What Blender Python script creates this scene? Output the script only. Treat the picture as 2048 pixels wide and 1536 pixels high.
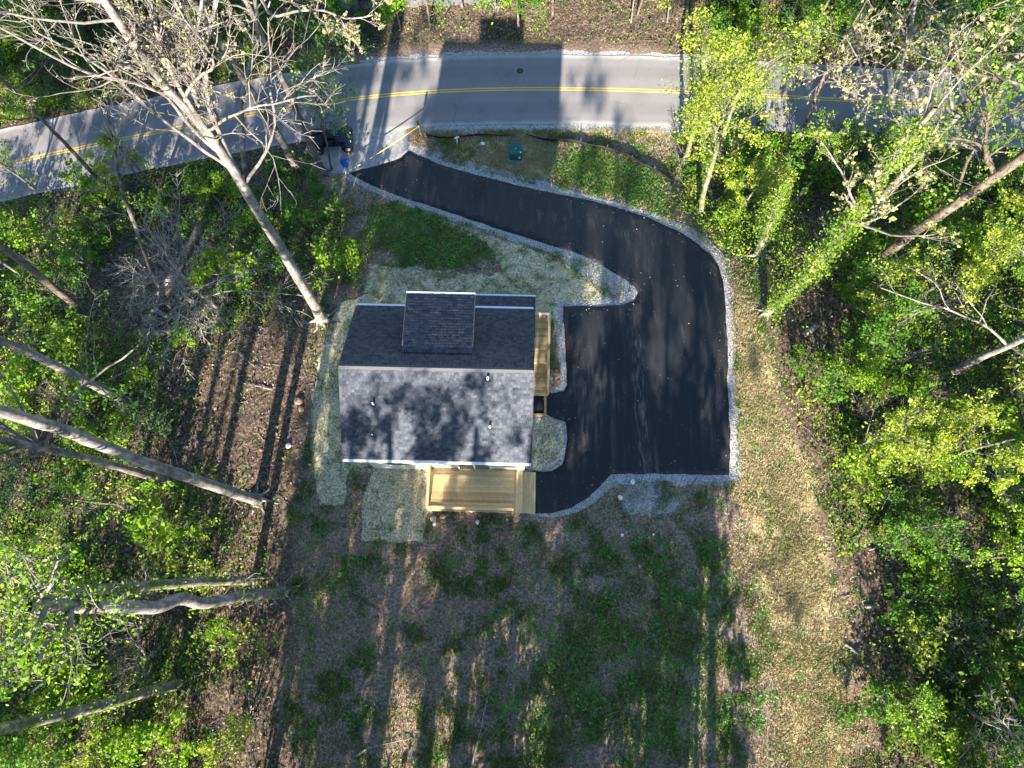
import bpy, bmesh, math
import numpy as np
from mathutils import Vector, Matrix
from mathutils.geometry import delaunay_2d_cdt

for o in list(bpy.data.objects): bpy.data.objects.remove(o)
scene = bpy.context.scene
COL = scene.collection
R = math.radians
PI = math.pi

# ------------------------------------------------------------------ camera, sky, sun, exposure
CAM_H = 40.0
TILT = math.atan(382/1365.333)
cam_d = bpy.data.cameras.new('camera')
cam_d.sensor_width = 36; cam_d.lens = 24
cam_d.clip_start = 0.5; cam_d.clip_end = 2000
cam = bpy.data.objects.new('camera', cam_d); COL.objects.link(cam)
cam.location = (0, 0, CAM_H); cam.rotation_euler = (TILT, 0, 0)
scene.camera = cam

SUN_EL, SUN_AZ = R(23.2), R(5.5)           # light travels north, a touch to the east
world = bpy.data.worlds.new('World'); scene.world = world; world.use_nodes = True
wn = world.node_tree.nodes; wl = world.node_tree.links
sky = wn.new('ShaderNodeTexSky'); sky.sky_type = 'NISHITA'; sky.sun_disc = False
sky.sun_elevation = SUN_EL; sky.sun_rotation = PI + SUN_AZ; sky.air_density = 1.2; sky.dust_density = .3; sky.ozone_density = 3.5
bg = wn['Background']; bg.inputs['Strength'].default_value = 0.074
wl.new(sky.outputs[0], bg.inputs['Color'])
sun_d = bpy.data.lights.new('sun', 'SUN'); sun_d.energy = 5.0; sun_d.angle = R(0.55); sun_d.color = (1.0, 0.90, 0.76)
sun = bpy.data.objects.new('sun', sun_d); COL.objects.link(sun)
sun_dir = Vector((math.cos(SUN_EL)*math.sin(SUN_AZ), math.cos(SUN_EL)*math.cos(SUN_AZ), -math.sin(SUN_EL)))
sun.rotation_euler = sun_dir.to_track_quat('-Z', 'Y').to_euler(); sun.location = (0, -60, 60)
scene.view_settings.view_transform = 'Standard'; scene.view_settings.look = 'None'
scene.view_settings.gamma = 1; scene.view_settings.exposure = 2.38
scene.view_settings.use_curve_mapping = False
scene.cycles.max_bounces = 5; scene.cycles.diffuse_bounces = 3; scene.cycles.glossy_bounces = 2; scene.cycles.transmission_bounces = 2; scene.cycles.transparent_max_bounces = 4

# ------------------------------------------------------------------ terrain and picture-to-place mapping
F_PX = 1365.333
cT, sT = math.cos(TILT), math.sin(TILT)
def at(px, py, z):
    u = (px-1024)/F_PX; v = (768-py)/F_PX
    d = (CAM_H-z)/(cT-sT*v)
    return u*d, (sT+cT*v)*d
ROAD_PX = [(-420, 430), (-200, 378), (0, 330), (200, 288), (450, 237), (600, 210), (700, 194), (800, 184), (900, 179), (1050, 176), (1200, 178), (1350, 183), (1500, 190), (1650, 198), (1850, 211), (2100, 230), (2400, 256)]
ROAD_C = np.array([at(px, py, -4.0) for px, py in ROAD_PX])
ROAD_C = np.r_[[ROAD_C[0]+(ROAD_C[0]-ROAD_C[1])*6], ROAD_C, [ROAD_C[-1]+(ROAD_C[-1]-ROAD_C[-2])*6]]
def road_y(x): return np.interp(x, ROAD_C[:, 0], ROAD_C[:, 1])
def zt(x, y):
    """height of the lot: level round the house, falling to the road, a low bank behind it"""
    y = np.asarray(y, float)-(road_y(x)-35.7)
    t = np.clip((y-13)/20, 0, 1)
    b = np.clip((y-40)/14, 0, 1)
    return -4*t*t*(3-2*t) + 1.6*b*b*(3-2*b)
def g(px, py, dz=0.0):
    z = 0.0
    for _ in range(40): z = float(zt(*at(px, py, z)))
    x, y = at(px, py, z+dz)
    return x, y, z
def up_from(base, px, py, lo=0.3, hi=31):
    """height at which the sight line through a pixel passes nearest above base"""
    hs = np.linspace(lo, hi, 400)
    best = min(hs, key=lambda h: (lambda q: (q[0]-base[0])**2+(q[1]-base[1])**2)(at(px, py, base[2]+h)))
    x, y = at(px, py, base[2]+best)
    return x, y, base[2]+best

def nz(x, y, s, seed=0):
    """smooth value noise 0..1"""
    x = np.asarray(x, float)/s + seed*17.31; y = np.asarray(y, float)/s - seed*9.17
    xi = np.floor(x); yi = np.floor(y); fx = x-xi; fy = y-yi
    fx = fx*fx*(3-2*fx); fy = fy*fy*(3-2*fy)
    def h(a, b):
        q = np.sin(a*127.1+b*311.7+seed*74.7)*43758.5453
        return q-np.floor(q)
    return (h(xi, yi)*(1-fx)+h(xi+1, yi)*fx)*(1-fy)+(h(xi, yi+1)*(1-fx)+h(xi+1, yi+1)*fx)*fy

def inpoly(x, y, poly):
    x = np.asarray(x); y = np.asarray(y); c = np.zeros(x.shape, bool)
    n = len(poly)
    for i in range(n):
        x0, y0 = poly[i][:2]; x1, y1 = poly[(i+1) % n][:2]
        if y0 == y1: continue
        m = ((y0 > y) != (y1 > y)) & (x < (x1-x0)*(y-y0)/(y1-y0)+x0)
        c ^= m
    return c
def polydist(x, y, poly):
    d = np.full(np.shape(x), 1e9)
    n = len(poly)
    for i in range(n):
        ax, ay = poly[i][:2]; bx, by = poly[(i+1) % n][:2]
        dx, dy = bx-ax, by-ay
        t = np.clip(((x-ax)*dx+(y-ay)*dy)/(dx*dx+dy*dy+1e-9), 0, 1)
        d = np.minimum(d, np.hypot(x-ax-t*dx, y-ay-t*dy))
    return d
def gp(pts): return [g(*p)[:2] for p in pts]
def soft(x, y, poly, w=0.6):
    d = polydist(x, y, poly)
    return np.clip(0.5+np.where(inpoly(x, y, poly), d, -d)/(2*w), 0, 1)

# ------------------------------------------------------------------ materials
def mat(name, col=(.5, .5, .5), rough=.8, spec=.3):
    m = bpy.data.materials.new(name); m.use_nodes = True
    b = m.node_tree.nodes['Principled BSDF']
    b.inputs['Base Color'].default_value = (*col, 1); b.inputs['Roughness'].default_value = rough
    b.inputs['Specular IOR Level'].default_value = spec
    return m
class NT:
    def __init__(s, m): s.m = m; s.t = m.node_tree; s.b = s.t.nodes['Principled BSDF']
    def n(s, typ, **kw):
        nd = s.t.nodes.new('ShaderNode'+typ)
        for k, v in kw.items():
            if k.startswith('_'): setattr(nd, k[1:], v)
            else: nd.inputs[k].default_value = v
        return nd
    def l(s, a, b): s.t.links.new(a, b)
    def coord(s, kind='Object', scale=(1, 1, 1), rot=(0, 0, 0)):
        tc = s.n('TexCoord'); mp = s.n('Mapping'); mp.inputs['Scale'].default_value = scale; mp.inputs['Rotation'].default_value = rot
        s.l(tc.outputs[kind], mp.inputs['Vector']); return mp.outputs[0]
    def noise(s, vec, scale, detail=4, rough=.6):
        nd = s.n('TexNoise', Scale=scale, Detail=detail, Roughness=rough); s.l(vec, nd.inputs['Vector']); return nd.outputs['Fac']
    def vor(s, vec, scale, feature='F1'):
        nd = s.n('TexVoronoi', Scale=scale, _feature=feature); s.l(vec, nd.inputs['Vector']); return nd
    def ramp(s, fac, stops, interp='LINEAR'):
        nd = s.n('ValToRGB'); cr = nd.color_ramp; cr.interpolation = interp
        while len(cr.elements) < len(stops): cr.elements.new(.5)
        for e, (p, c) in zip(cr.elements, stops):
            e.position = p; e.color = (*c, 1) if len(c) == 3 else c
        s.l(fac, nd.inputs[0]); return nd.outputs[0]
    def mix(s, fac, a, b, blend='MIX'):
        nd = s.n('Mix', _data_type='RGBA', _blend_type=blend)
        for sock, v in ((nd.inputs[0], fac), (nd.inputs[6], a), (nd.inputs[7], b)):
            if hasattr(v, 'is_linked'): s.l(v, sock)
            elif isinstance(v, (int, float)): sock.default_value = v
            else: sock.default_value = (*v, 1)
        return nd.outputs[2]
    def math(s, op, a, b=0.0):
        nd = s.n('Math', _operation=op)
        for sock, v in ((nd.inputs[0], a), (nd.inputs[1], b)):
            if hasattr(v, 'is_linked'): s.l(v, sock)
            else: sock.default_value = v
        return nd.outputs[0]
    def attr(s, name): return s.n('Attribute', _attribute_name=name).outputs['Fac']
    def color(s, c): s.l(c, s.b.inputs['Base Color'])
    def bump(s, h, strength=.5, dist=.03):
        nd = s.n('Bump', Strength=strength, Distance=dist); s.l(h, nd.inputs['Height']); s.l(nd.outputs[0], s.b.inputs['Normal'])
def g3(v): return (v, v, v)

def make_ground_mat():
    m = mat('ground_soil', rough=.95, spec=.1); t = NT(m); v = t.coord()
    cell = t.vor(v, 9); cs = t.n('SeparateColor'); t.l(cell.outputs['Color'], cs.inputs[0])
    fine = t.noise(v, 6.5, 6, .8); mid = t.noise(v, 1.6, 6, .72); big = t.noise(v, .35, 4, .6)
    litter = t.ramp(cs.outputs[0], [(0, (.035, .026, .02)), (.35, (.085, .06, .045)), (.7, (.15, .105, .078)), (1, (.27, .20, .15))])
    litter = t.mix(t.ramp(mid, [(.40, g3(0)), (.62, g3(.65))]), litter, (.045, .035, .025))
    soil = t.ramp(fine, [(.36, (.07, .05, .04)), (.5, (.215, .155, .12)), (.62, (.44, .34, .27))])
    red = t.ramp(fine, [(.36, (.10, .055, .036)), (.62, (.42, .26, .18))])
    soil = t.mix(t.ramp(mid, [(.5, g3(0)), (.64, g3(.75))]), soil, red)
    str_n = t.noise(t.coord(scale=(1, 1, 1)), 7, 6, .8)
    straw = t.ramp(str_n, [(.36, (.12, .085, .04)), (.5, (.34, .26, .135)), (.64, (.62, .50, .30))])
    green = t.ramp(fine, [(.38, (.025, .065, .02)), (.62, (.13, .25, .06))])
    c = t.mix(t.attr('woods'), soil, litter)
    sm = t.ramp(t.math('ADD', t.attr('straw'), t.math('MULTIPLY', t.math('SUBTRACT', mid, .5), .9)), [(.34, g3(0)), (.56, g3(1))])
    c = t.mix(sm, c, straw)
    gm = t.ramp(t.math('ADD', t.math('MULTIPLY', t.math('SUBTRACT', t.attr('green'), t.attr('straw')), .34), t.math('MULTIPLY', t.noise(v, 2.6, 6, .72), .75)), [(.55, g3(0)), (.74, g3(.5))])
    c = t.mix(gm, c, green)
    c = t.mix(t.ramp(big, [(.35, g3(.28)), (.6, g3(0))]), c, (.03, .022, .016))
    t.color(c)
    t.bump(t.math('ADD', t.math('MULTIPLY', fine, .6), t.math('ADD', mid, t.math('MULTIPLY', cs.outputs[1], .5))), .9, .07)
    return m
def make_straw_mat(name, gr=.5):
    m = mat(name, rough=.95, spec=.1); t = NT(m); v = t.coord()
    n1 = t.noise(v, 8, 6, .8); n2 = t.noise(t.coord(scale=(.6, 7, 1)), 2.2, 5, .7); n3 = t.noise(v, 1.1, 5, .65)
    c = t.ramp(n1, [(.36, (.15, .125, .07)), (.5, (.43, .37, .235)), (.62, (.72, .65, .46))])
    c = t.mix(t.ramp(n2, [(.54, g3(0)), (.64, g3(.5))]), c, (.09, .085, .045))
    gm = t.ramp(t.math('ADD', n3, t.math('MULTIPLY', n1, .35)), [(gr+.20, g3(0)), (gr+.36, g3(.8))])
    c = t.mix(gm, c, t.ramp(n1, [(.3, (.03, .055, .008)), (.7, (.14, .19, .03))]))
    t.color(c); t.bump(t.math('ADD', n1, n2), .8, .05)
    return m
def make_gravel():
    m = mat('gravel_stone', rough=.9, spec=.2); t = NT(m); v = t.coord()
    ce = t.vor(v, 24); cs = t.n('SeparateColor'); t.l(ce.outputs['Color'], cs.inputs[0])
    c = t.ramp(cs.outputs[0], [(0, (.10, .105, .115)), (.4, (.27, .27, .28)), (.8, (.42, .41, .40)), (1, (.58, .57, .55))])
    c = t.mix(t.ramp(t.noise(v, 1.3, 4), [(.52, g3(0)), (.68, g3(.55))]), c, (.30, .25, .20))
    c = t.mix(t.ramp(t.noise(v, 3.1, 5, .7), [(.60, g3(0)), (.68, g3(.7))]), c, (.035, .035, .038))
    t.color(c); t.bump(t.math('SUBTRACT', 1.0, ce.outputs['Distance']), 1, .03)
    return m
def make_new_asphalt():
    m = mat('new_asphalt', rough=.62, spec=.25); t = NT(m); v = t.coord()
    fine = t.noise(v, 55, 3, .7)
    c = t.ramp(fine, [(.3, (.008, .009, .012)), (.7, (.024, .0255, .031))])
    streak = t.noise(t.coord(scale=(1.6, .12, 1)), 1.3, 5, .65); pat = t.noise(v, .28, 3, .5)
    dust = t.math('MULTIPLY', t.ramp(streak, [(.52, g3(0)), (.74, g3(1))]), t.ramp(pat, [(.42, g3(0)), (.62, g3(1))]))
    c = t.mix(t.math('MULTIPLY', dust, .8), c, (.115, .098, .085))
    sx = t.n('SeparateXYZ'); t.l(v, sx.inputs[0])
    ax = t.math('ABSOLUTE', t.math('SUBTRACT', t.math('ADD', sx.outputs[0], t.math('MULTIPLY', sx.outputs[1], .03)), 8.05)); yy = t.ramp(t.math('MULTIPLY', sx.outputs[1], .05), [(.26, g3(0)), (.33, g3(1)), (.70, g3(1)), (.80, g3(0))])
    tr_ = t.math('MULTIPLY', t.ramp(ax, [(.05, g3(1)), (.55, g3(0))]), t.ramp(t.noise(t.coord(scale=(4, .5, 1)), 2.0, 6, .75), [(.48, g3(0)), (.66, g3(1))]))
    c = t.mix(t.math('MULTIPLY', t.math('MULTIPLY', tr_, yy), .7), c, (.20, .18, .165))
    sp = t.vor(v, 3.2); c = t.mix(t.ramp(sp.outputs['Distance'], [(.035, g3(.8)), (.06, g3(0))]), c, (.34, .31, .28))
    t.color(c); t.bump(fine, .35, .01)
    t.l(t.ramp(streak, [(.3, g3(.5)), (.7, g3(.8))]), t.b.inputs['Roughness'])
    return m
def make_road():
    m = mat('worn_asphalt', rough=.85, spec=.25); t = NT(m); v = t.coord()
    fine = t.noise(v, 40, 3, .7); big = t.noise(v, .5, 5, .6)
    c = t.ramp(fine, [(.3, (.135, .13, .13)), (.7, (.25, .24, .235))])
    edge = t.attr('edge')
    c = t.mix(t.ramp(edge, [(0, g3(.0)), (.86, g3(.0)), (.97, g3(.6))]), c, (.40, .38, .35))
    c = t.mix(t.ramp(edge, [(.3, g3(0)), (.42, g3(.28)), (.62, g3(.28)), (.75, g3(0))]), c, (.11, .105, .105))
    c = t.mix(t.ramp(big, [(.5, g3(0)), (.7, g3(.35))]), c, (.10, .095, .095))
    sp = t.vor(v, 1.5); c = t.mix(t.ramp(sp.outputs['Distance'], [(.03, g3(.8)), (.07, g3(0))]), c, (.03, .03, .03))
    ck = t.vor(v, .33, 'DISTANCE_TO_EDGE'); ckm = t.math('MULTIPLY', t.ramp(ck.outputs['Distance'], [(.0, g3(.7)), (.008, g3(0))]), t.ramp(t.noise(v, .3, 2), [(.55, g3(0)), (.65, g3(1))]))
    c = t.mix(ckm, c, (.04, .04, .04))
    t.color(c); t.bump(fine, .3, .01)
    return m
def make_noisy(name, a, b, scale=6, rough=.85, bump=.3, stretch=(1, 1, 1), spec=.3, bd=.02):
    m = mat(name, rough=rough, spec=spec); t = NT(m); n = t.noise(t.coord(scale=stretch), scale, 5, .65)
    t.color(t.ramp(n, [(.3, a), (.7, b)])); t.bump(n, bump, bd); return m
def make_tint(name, lo, hi, rough=.8, transl=0.0, spec=.25):
    """colour between lo and hi by each piece's own tint attribute"""
    m = mat(name, rough=rough, spec=spec); t = NT(m)
    c = t.ramp(t.attr('tint'), [(0, lo), (1, hi)]); t.color(c)
    if transl:
        tr = t.n('BsdfTranslucent'); mx = t.n('MixShader'); mx.inputs[0].default_value = transl
        hs = t.n('HueSaturation', Value=1.25, Saturation=1.1); t.l(c, hs.inputs['Color']); t.l(hs.outputs[0], tr.inputs['Color'])
        out = t.t.nodes['Material Output']; t.l(t.b.outputs[0], mx.inputs[1]); t.l(tr.outputs[0], mx.inputs[2]); t.l(mx.outputs[0], out.inputs['Surface'])
    return m
def make_bark(name, a, b, moss=0.0, scale=5):
    m = mat(name, rough=.9, spec=.15); t = NT(m); v = t.coord(scale=(1, 1, .25))
    n = t.noise(v, scale, 6, .7); big = t.noise(t.coord(), .9, 4, .6)
    c = t.ramp(n, [(.38, a), (.62, b)])
    c = t.mix(t.ramp(t.noise(t.coord(), 3.3, 5, .75), [(.5, g3(0)), (.6, g3(.6))]), c, tuple(x*.6 for x in a))
    c = t.mix(t.ramp(big, [(.45, g3(0)), (.6, g3(.5))]), c, tuple(x*.5 for x in a))
    if moss: c = t.mix(t.ramp(t.noise(t.coord(), 1.7, 5, .7), [(.62-moss*.3, g3(0)), (.72-moss*.3, g3(.85))]), c, (.075, .10, .025))
    t.color(c); t.bump(n, .7, .04)
    return m
def make_wood(name, a, b):
    m = mat(name, rough=.7, spec=.25); t = NT(m)
    oi = t.n('ObjectInfo'); n = t.noise(t.coord(scale=(1, 1, 1)), 5, 4, .7)
    c = t.ramp(t.math('ADD', t.math('MULTIPLY', n, .55), t.math('MULTIPLY', oi.outputs['Random'], .45)), [(.25, a), (.75, b)])
    t.color(c); return m

M = {}
M['ground'] = make_ground_mat()
M['straw'] = make_straw_mat('straw_blanket', .62); M['straw_g'] = make_straw_mat('straw_blanket_grassy', .47); M['straw_dry'] = make_straw_mat('straw_blanket_dry', .9)
M['gravel'] = make_gravel(); M['asphalt'] = make_new_asphalt(); M['road'] = make_road()
M['concrete'] = make_noisy('concrete', (.19, .185, .18), (.36, .345, .33), 3.5, .9, .3)
M['shingle'] = make_tint('asphalt_shingle', (.022, .029, .044), (.070, .076, .091), .88, spec=.2)
M['roofbase'] = mat('roof_underlay', (.05, .05, .055), .9)
M['white'] = mat('white_paint', (.80, .80, .78), .5)
M['trim'] = make_noisy('white_metal_trim', (.70, .70, .72), (.80, .80, .80), 9, .45, .02)
M['wood'] = make_wood('fresh_pine', (.38, .25, .11), (.66, .49, .25))
M['wood2'] = make_wood('fresh_pine_rail', (.52, .35, .17), (.66, .49, .27))
M['yellow'] = make_noisy('yellow_road_paint', (.50, .33, .06), (.66, .46, .10), 9, .7, .1)
M['tape'] = mat('yellow_plastic', (.85, .68, .10), .45)
M['black'] = make_noisy('black_fabric', (.006, .006, .007), (.016, .016, .018), 8, .7, .3)
M['rubber'] = make_noisy('black_rubber', (.010, .010, .010), (.022, .021, .020), 20, .85, .3)
M['iron'] = make_noisy('cast_iron', (.05, .042, .037), (.10, .085, .075), 22, .75, .5)
M['tgreen'] = make_noisy('green_enamel', (.010, .075, .065), (.016, .105, .092), 4, .45, .02)
M['tgrey'] = make_noisy('grey_green_base', (.10, .15, .15), (.15, .20, .20), 6, .7, .1)
M['pvc'] = mat('white_plastic', (.75, .75, .73), .5)
M['navy'] = make_noisy('dark_blue_paint', (.006, .011, .024), (.013, .025, .05), 5, .35, .02)
M['metal'] = mat('grey_metal', (.22, .22, .23), .45); M['metal'].node_tree.nodes['Principled BSDF'].inputs['Metallic'].default_value = .8
M['rim'] = make_noisy('dusty_rim', (.22, .14, .09), (.34, .24, .15), 8, .7, .1)
M['tarp'] = make_noisy('blue_tarp', (.008, .04, .22), (.02, .09, .36), 7, .5, .3)
M['glass'] = mat('window_glass', (.02, .03, .04), .05, .8)
M['rock_red'] = make_noisy('reddish_rock', (.17, .10, .07), (.34, .22, .16), 5, .9, .5)
M['rock_grey'] = make_noisy('grey_rock', (.24, .22, .20), (.44, .41, .38), 5, .9, .5)
M['rock_white'] = make_noisy('pale_rock', (.55, .53, .49), (.75, .73, .70), 5, .85, .4)
M['pebble'] = make_tint('pebble', (.10, .10, .11), (.62, .60, .57), .9)
M['bark_pale'] = make_bark('pale_grey_bark', (.12, .11, .10), (.30, .275, .255))
M['bark_grey'] = make_bark('grey_bark', (.09, .08, .07), (.22, .20, .18))
M['bark_brown'] = make_bark('brown_bark', (.07, .055, .045), (.20, .16, .13))
M['bark_moss'] = make_bark('mossy_bark', (.13, .115, .095), (.30, .27, .24), .55)
M['bark_lite'] = make_bark('twig_bark', (.13, .115, .10), (.27, .245, .22))
M['twig_pale'] = make_bark('pale_twig_bark', (.15, .135, .12), (.33, .30, .275))
M['deadwood'] = make_bark('bleached_deadwood', (.14, .125, .11), (.33, .30, .27))
M['leaf_lime'] = make_tint('leaf_lime', (.07, .17, .006), (.25, .39, .022), .6, .35)
M['leaf_yel'] = make_tint('leaf_yellow_green', (.12, .18, .01), (.34, .41, .05), .6, .35)
M['leaf_mid'] = make_tint('leaf_mid_green', (.025, .09, .006), (.11, .24, .015), .6, .3)
M['leaf_dark'] = make_tint('leaf_dark_green', (.010, .038, .010), (.05, .12, .026), .6, .25)
M['leaf_ivy'] = make_tint('leaf_ivy', (.025, .075, .006), (.23, .32, .035), .5, .25)
M['bud'] = make_tint('leaf_bud', (.27, .25, .08), (.48, .47, .20), .7, .3)
M['grass'] = make_tint('grass_blade', (.03, .08, .008), (.16, .25, .03), .7, .25)
M['drygrass'] = make_tint('dry_grass', (.20, .16, .075), (.60, .51, .29), .85, .15)
M['weed'] = make_tint('weed_leaf', (.04, .14, .025), (.17, .38, .07), .65, .25)
M['deadleaf'] = make_tint('dead_leaf', (.065, .042, .030), (.34, .25, .19), .85, .05)

# ------------------------------------------------------------------ builders
def mk(name, V, faces, m, parent=None, tint=None, smooth=False, attrs=None):
    """one mesh object from numpy vertices and one or more face arrays"""
    me = bpy.data.meshes.new(name); V = np.asarray(V, np.float32)
    if not isinstance(faces, (list, tuple)): faces = [faces]
    faces = [np.asarray(f, np.int32) for f in faces if len(f)]
    nl = sum(f.size for f in faces); nf = sum(len(f) for f in faces)
    me.vertices.add(len(V)); me.vertices.foreach_set('co', V.ravel())
    me.loops.add(nl); me.loops.foreach_set('vertex_index', np.concatenate([f.ravel() for f in faces]))
    me.polygons.add(nf); st = []; k = 0
    for f in faces:
        st.append(np.arange(len(f))*f.shape[1]+k); k += f.size
    me.polygons.foreach_set('loop_start', np.concatenate(st).astype(np.int32))
    if smooth: me.polygons.foreach_set('use_smooth', np.ones(nf, bool))
    al = dict(attrs or {})
    if tint is not None: al['tint'] = tint
    for k2, a in al.items():
        at_ = me.attributes.new(k2, 'FLOAT', 'POINT'); at_.data.foreach_set('value', np.asarray(a, np.float32))
    me.update(calc_edges=True); me.materials.append(m)
    o = bpy.data.objects.new(name, me); COL.objects.link(o)
    if parent: o.parent = parent
    return o
def tag(o, label=None, cat=None, group=None, kind=None):
    if label: o['label'] = label
    if cat: o['category'] = cat
    if group: o['group'] = group
    if kind: o['kind'] = kind
    return o
def thing(name, label, cat, loc=(0, 0, 0), rz=0.0, group=None):
    o = bpy.data.objects.new(name, None); COL.objects.link(o); o.empty_display_size = .3
    o.location = loc; o.rotation_euler = (0, 0, rz)
    return tag(o, label, cat, group)
def copy_tree(o, parent=None):
    c = o.copy(); COL.objects.link(c)
    if parent: c.parent = parent
    for ch in o.children: copy_tree(ch, c)
    return c
class BM:
    """boxes, tubes, lathes gathered into ONE mesh"""
    def __init__(s): s.b = bmesh.new()
    def box(s, x0, x1, y0, y1, z0, z1, bev=0, M4=None):
        r = bmesh.ops.create_cube(s.b, size=1); vs = r['verts']
        bmesh.ops.scale(s.b, vec=(x1-x0, y1-y0, z1-z0), verts=vs)
        bmesh.ops.translate(s.b, vec=((x0+x1)/2, (y0+y1)/2, (z0+z1)/2), verts=vs)
        if M4 is not None: bmesh.ops.transform(s.b, matrix=M4, verts=vs)
        if bev:
            es = list({e for v in vs for e in v.link_edges}); bmesh.ops.bevel(s.b, geom=es, offset=bev, segments=2, affect='EDGES')
        return s
    def prism(s, prof, x0, x1, axis='x'):
        """extrude a (y,z) profile along x (or (x,z) along y)"""
        f = (lambda a, p: (a, p[0], p[1])) if axis == 'x' else (lambda a, p: (p[0], a, p[1]))
        a = [s.b.verts.new(f(x0, p)) for p in prof]; c = [s.b.verts.new(f(x1, p)) for p in prof]
        n = len(prof)
        s.b.faces.new(a); s.b.faces.new(c[::-1])
        for i in range(n): s.b.faces.new((a[i], c[i], c[(i+1) % n], a[(i+1) % n]))
        bmesh.ops.recalc_face_normals(s.b, faces=s.b.faces[:]); return s
    def tube(s, pts, r, n=8):
        pts = [Vector(p) for p in pts]; rs = r if isinstance(r, (list, tuple)) else [r]*len(pts); rings = []
        for i, p in enumerate(pts):
            t = (pts[min(i+1, len(pts)-1)]-pts[max(i-1, 0)]).normalized()
            u = t.cross(Vector((0, 0, 1))); u = t.cross(Vector((1, 0, 0))) if u.length < .05 else u
            u.normalize(); w = t.cross(u)
            rings.append([s.b.verts.new(p+(u*math.cos(2*PI*k/n)+w*math.sin(2*PI*k/n))*rs[i]) for k in range(n)])
        for a, c in zip(rings, rings[1:]):
            for k in range(n): s.b.faces.new((a[k], a[(k+1) % n], c[(k+1) % n], c[k]))
        s.b.faces.new(rings[0][::-1]); s.b.faces.new(rings[-1]); return s
    def lathe(s, prof, n=24, M4=None):
        """closed (radius, axial) profile round the Y axis"""
        rings = []
        for k in range(n):
            a = 2*PI*k/n; rings.append([s.b.verts.new((r*math.cos(a), y, r*math.sin(a))) for r, y in prof])
        new = [v for q in rings for v in q]
        for k in range(n):
            a, c = rings[k], rings[(k+1) % n]
            for i in range(len(prof)): s.b.faces.new((a[i], a[(i+1) % len(prof)], c[(i+1) % len(prof)], c[i]))
        if M4 is not None: bmesh.ops.transform(s.b, matrix=M4, verts=new)
        return s
    def done(s, name, m, parent=None, loc=None, smooth=False):
        bmesh.ops.recalc_face_normals(s.b, faces=s.b.faces[:])
        me = bpy.data.meshes.new(name); s.b.to_mesh(me); s.b.free(); me.materials.append(m)
        if smooth: me.polygons.foreach_set('use_smooth', np.ones(len(me.polygons), bool))
        o = bpy.data.objects.new(name, me); COL.objects.link(o)
        if parent: o.parent = parent
        if loc: o.location = loc
        return o

def norm(a): return a/np.maximum(np.linalg.norm(a, axis=-1, keepdims=True), 1e-9)
def tubes(P, Rr, n):
    """(N,K,3) polylines with (N,K) radii -> verts, quads"""
    N, K, _ = P.shape
    t = norm(np.gradient(P, axis=1))
    ref = np.where(np.abs(t[..., 2:3]) > .9, np.array([1., 0, 0]), np.array([0, 0, 1.]))
    u = norm(np.cross(t, ref)); w = np.cross(t, u)
    a = np.arange(n)*2*PI/n
    V = P[:, :, None, :]+Rr[:, :, None, None]*(np.cos(a)[None, None, :, None]*u[:, :, None, :]+np.sin(a)[None, None, :, None]*w[:, :, None, :])
    i = np.arange(N)[:, None, None]*K*n; k = np.arange(K-1)[None, :, None]*n; j = np.arange(n)[None, None, :]; j2 = (j+1) % n
    Fq = np.stack(np.broadcast_arrays(i+k+j, i+k+j2, i+k+n+j2, i+k+n+j), -1).reshape(-1, 4)
    return V.reshape(-1, 3), Fq
def tubes_obj(name, parts, m, parent=None, org=(0, 0, 0)):
    Vs, Fs, k = [], [], 0
    for P, Rr, n in parts:
        if len(P) == 0: continue
        V, Fq = tubes(P, Rr, n); Vs.append(V); Fs.append(Fq+k); k += len(V)
    return mk(name, np.concatenate(Vs)-np.array(org), np.concatenate(Fs), m, parent, smooth=True)
def clump_tint(C, rng, s=.55):
    f = nz(C[:, 0]+C[:, 2]*.7, C[:, 1]-C[:, 2]*.4, s, 91)
    return np.clip(.62*f+.5*rng.random(len(C))-.06, 0, 1)
def leaves(C, size, rng, up=.6, asp=.62):
    """diamond leaves slightly folded along the midrib: verts, quads, tint"""
    n = len(C)
    nrm = norm(rng.normal(size=(n, 3))+np.array([0, 0, up*2]))
    a = norm(np.cross(nrm, rng.normal(size=(n, 3)))); b = np.cross(nrm, a)
    s = (size*np.exp(rng.normal(0, .34, n)))[:, None]
    V = np.stack([C-a*s*.5, C+b*s*asp*.5+nrm*s*.10, C+a*s*.5, C-b*s*asp*.5+nrm*s*.10], 1).reshape(-1, 3)
    return V, np.arange(n*4).reshape(-1, 4), np.repeat(clump_tint(C, rng), 4)
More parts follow.
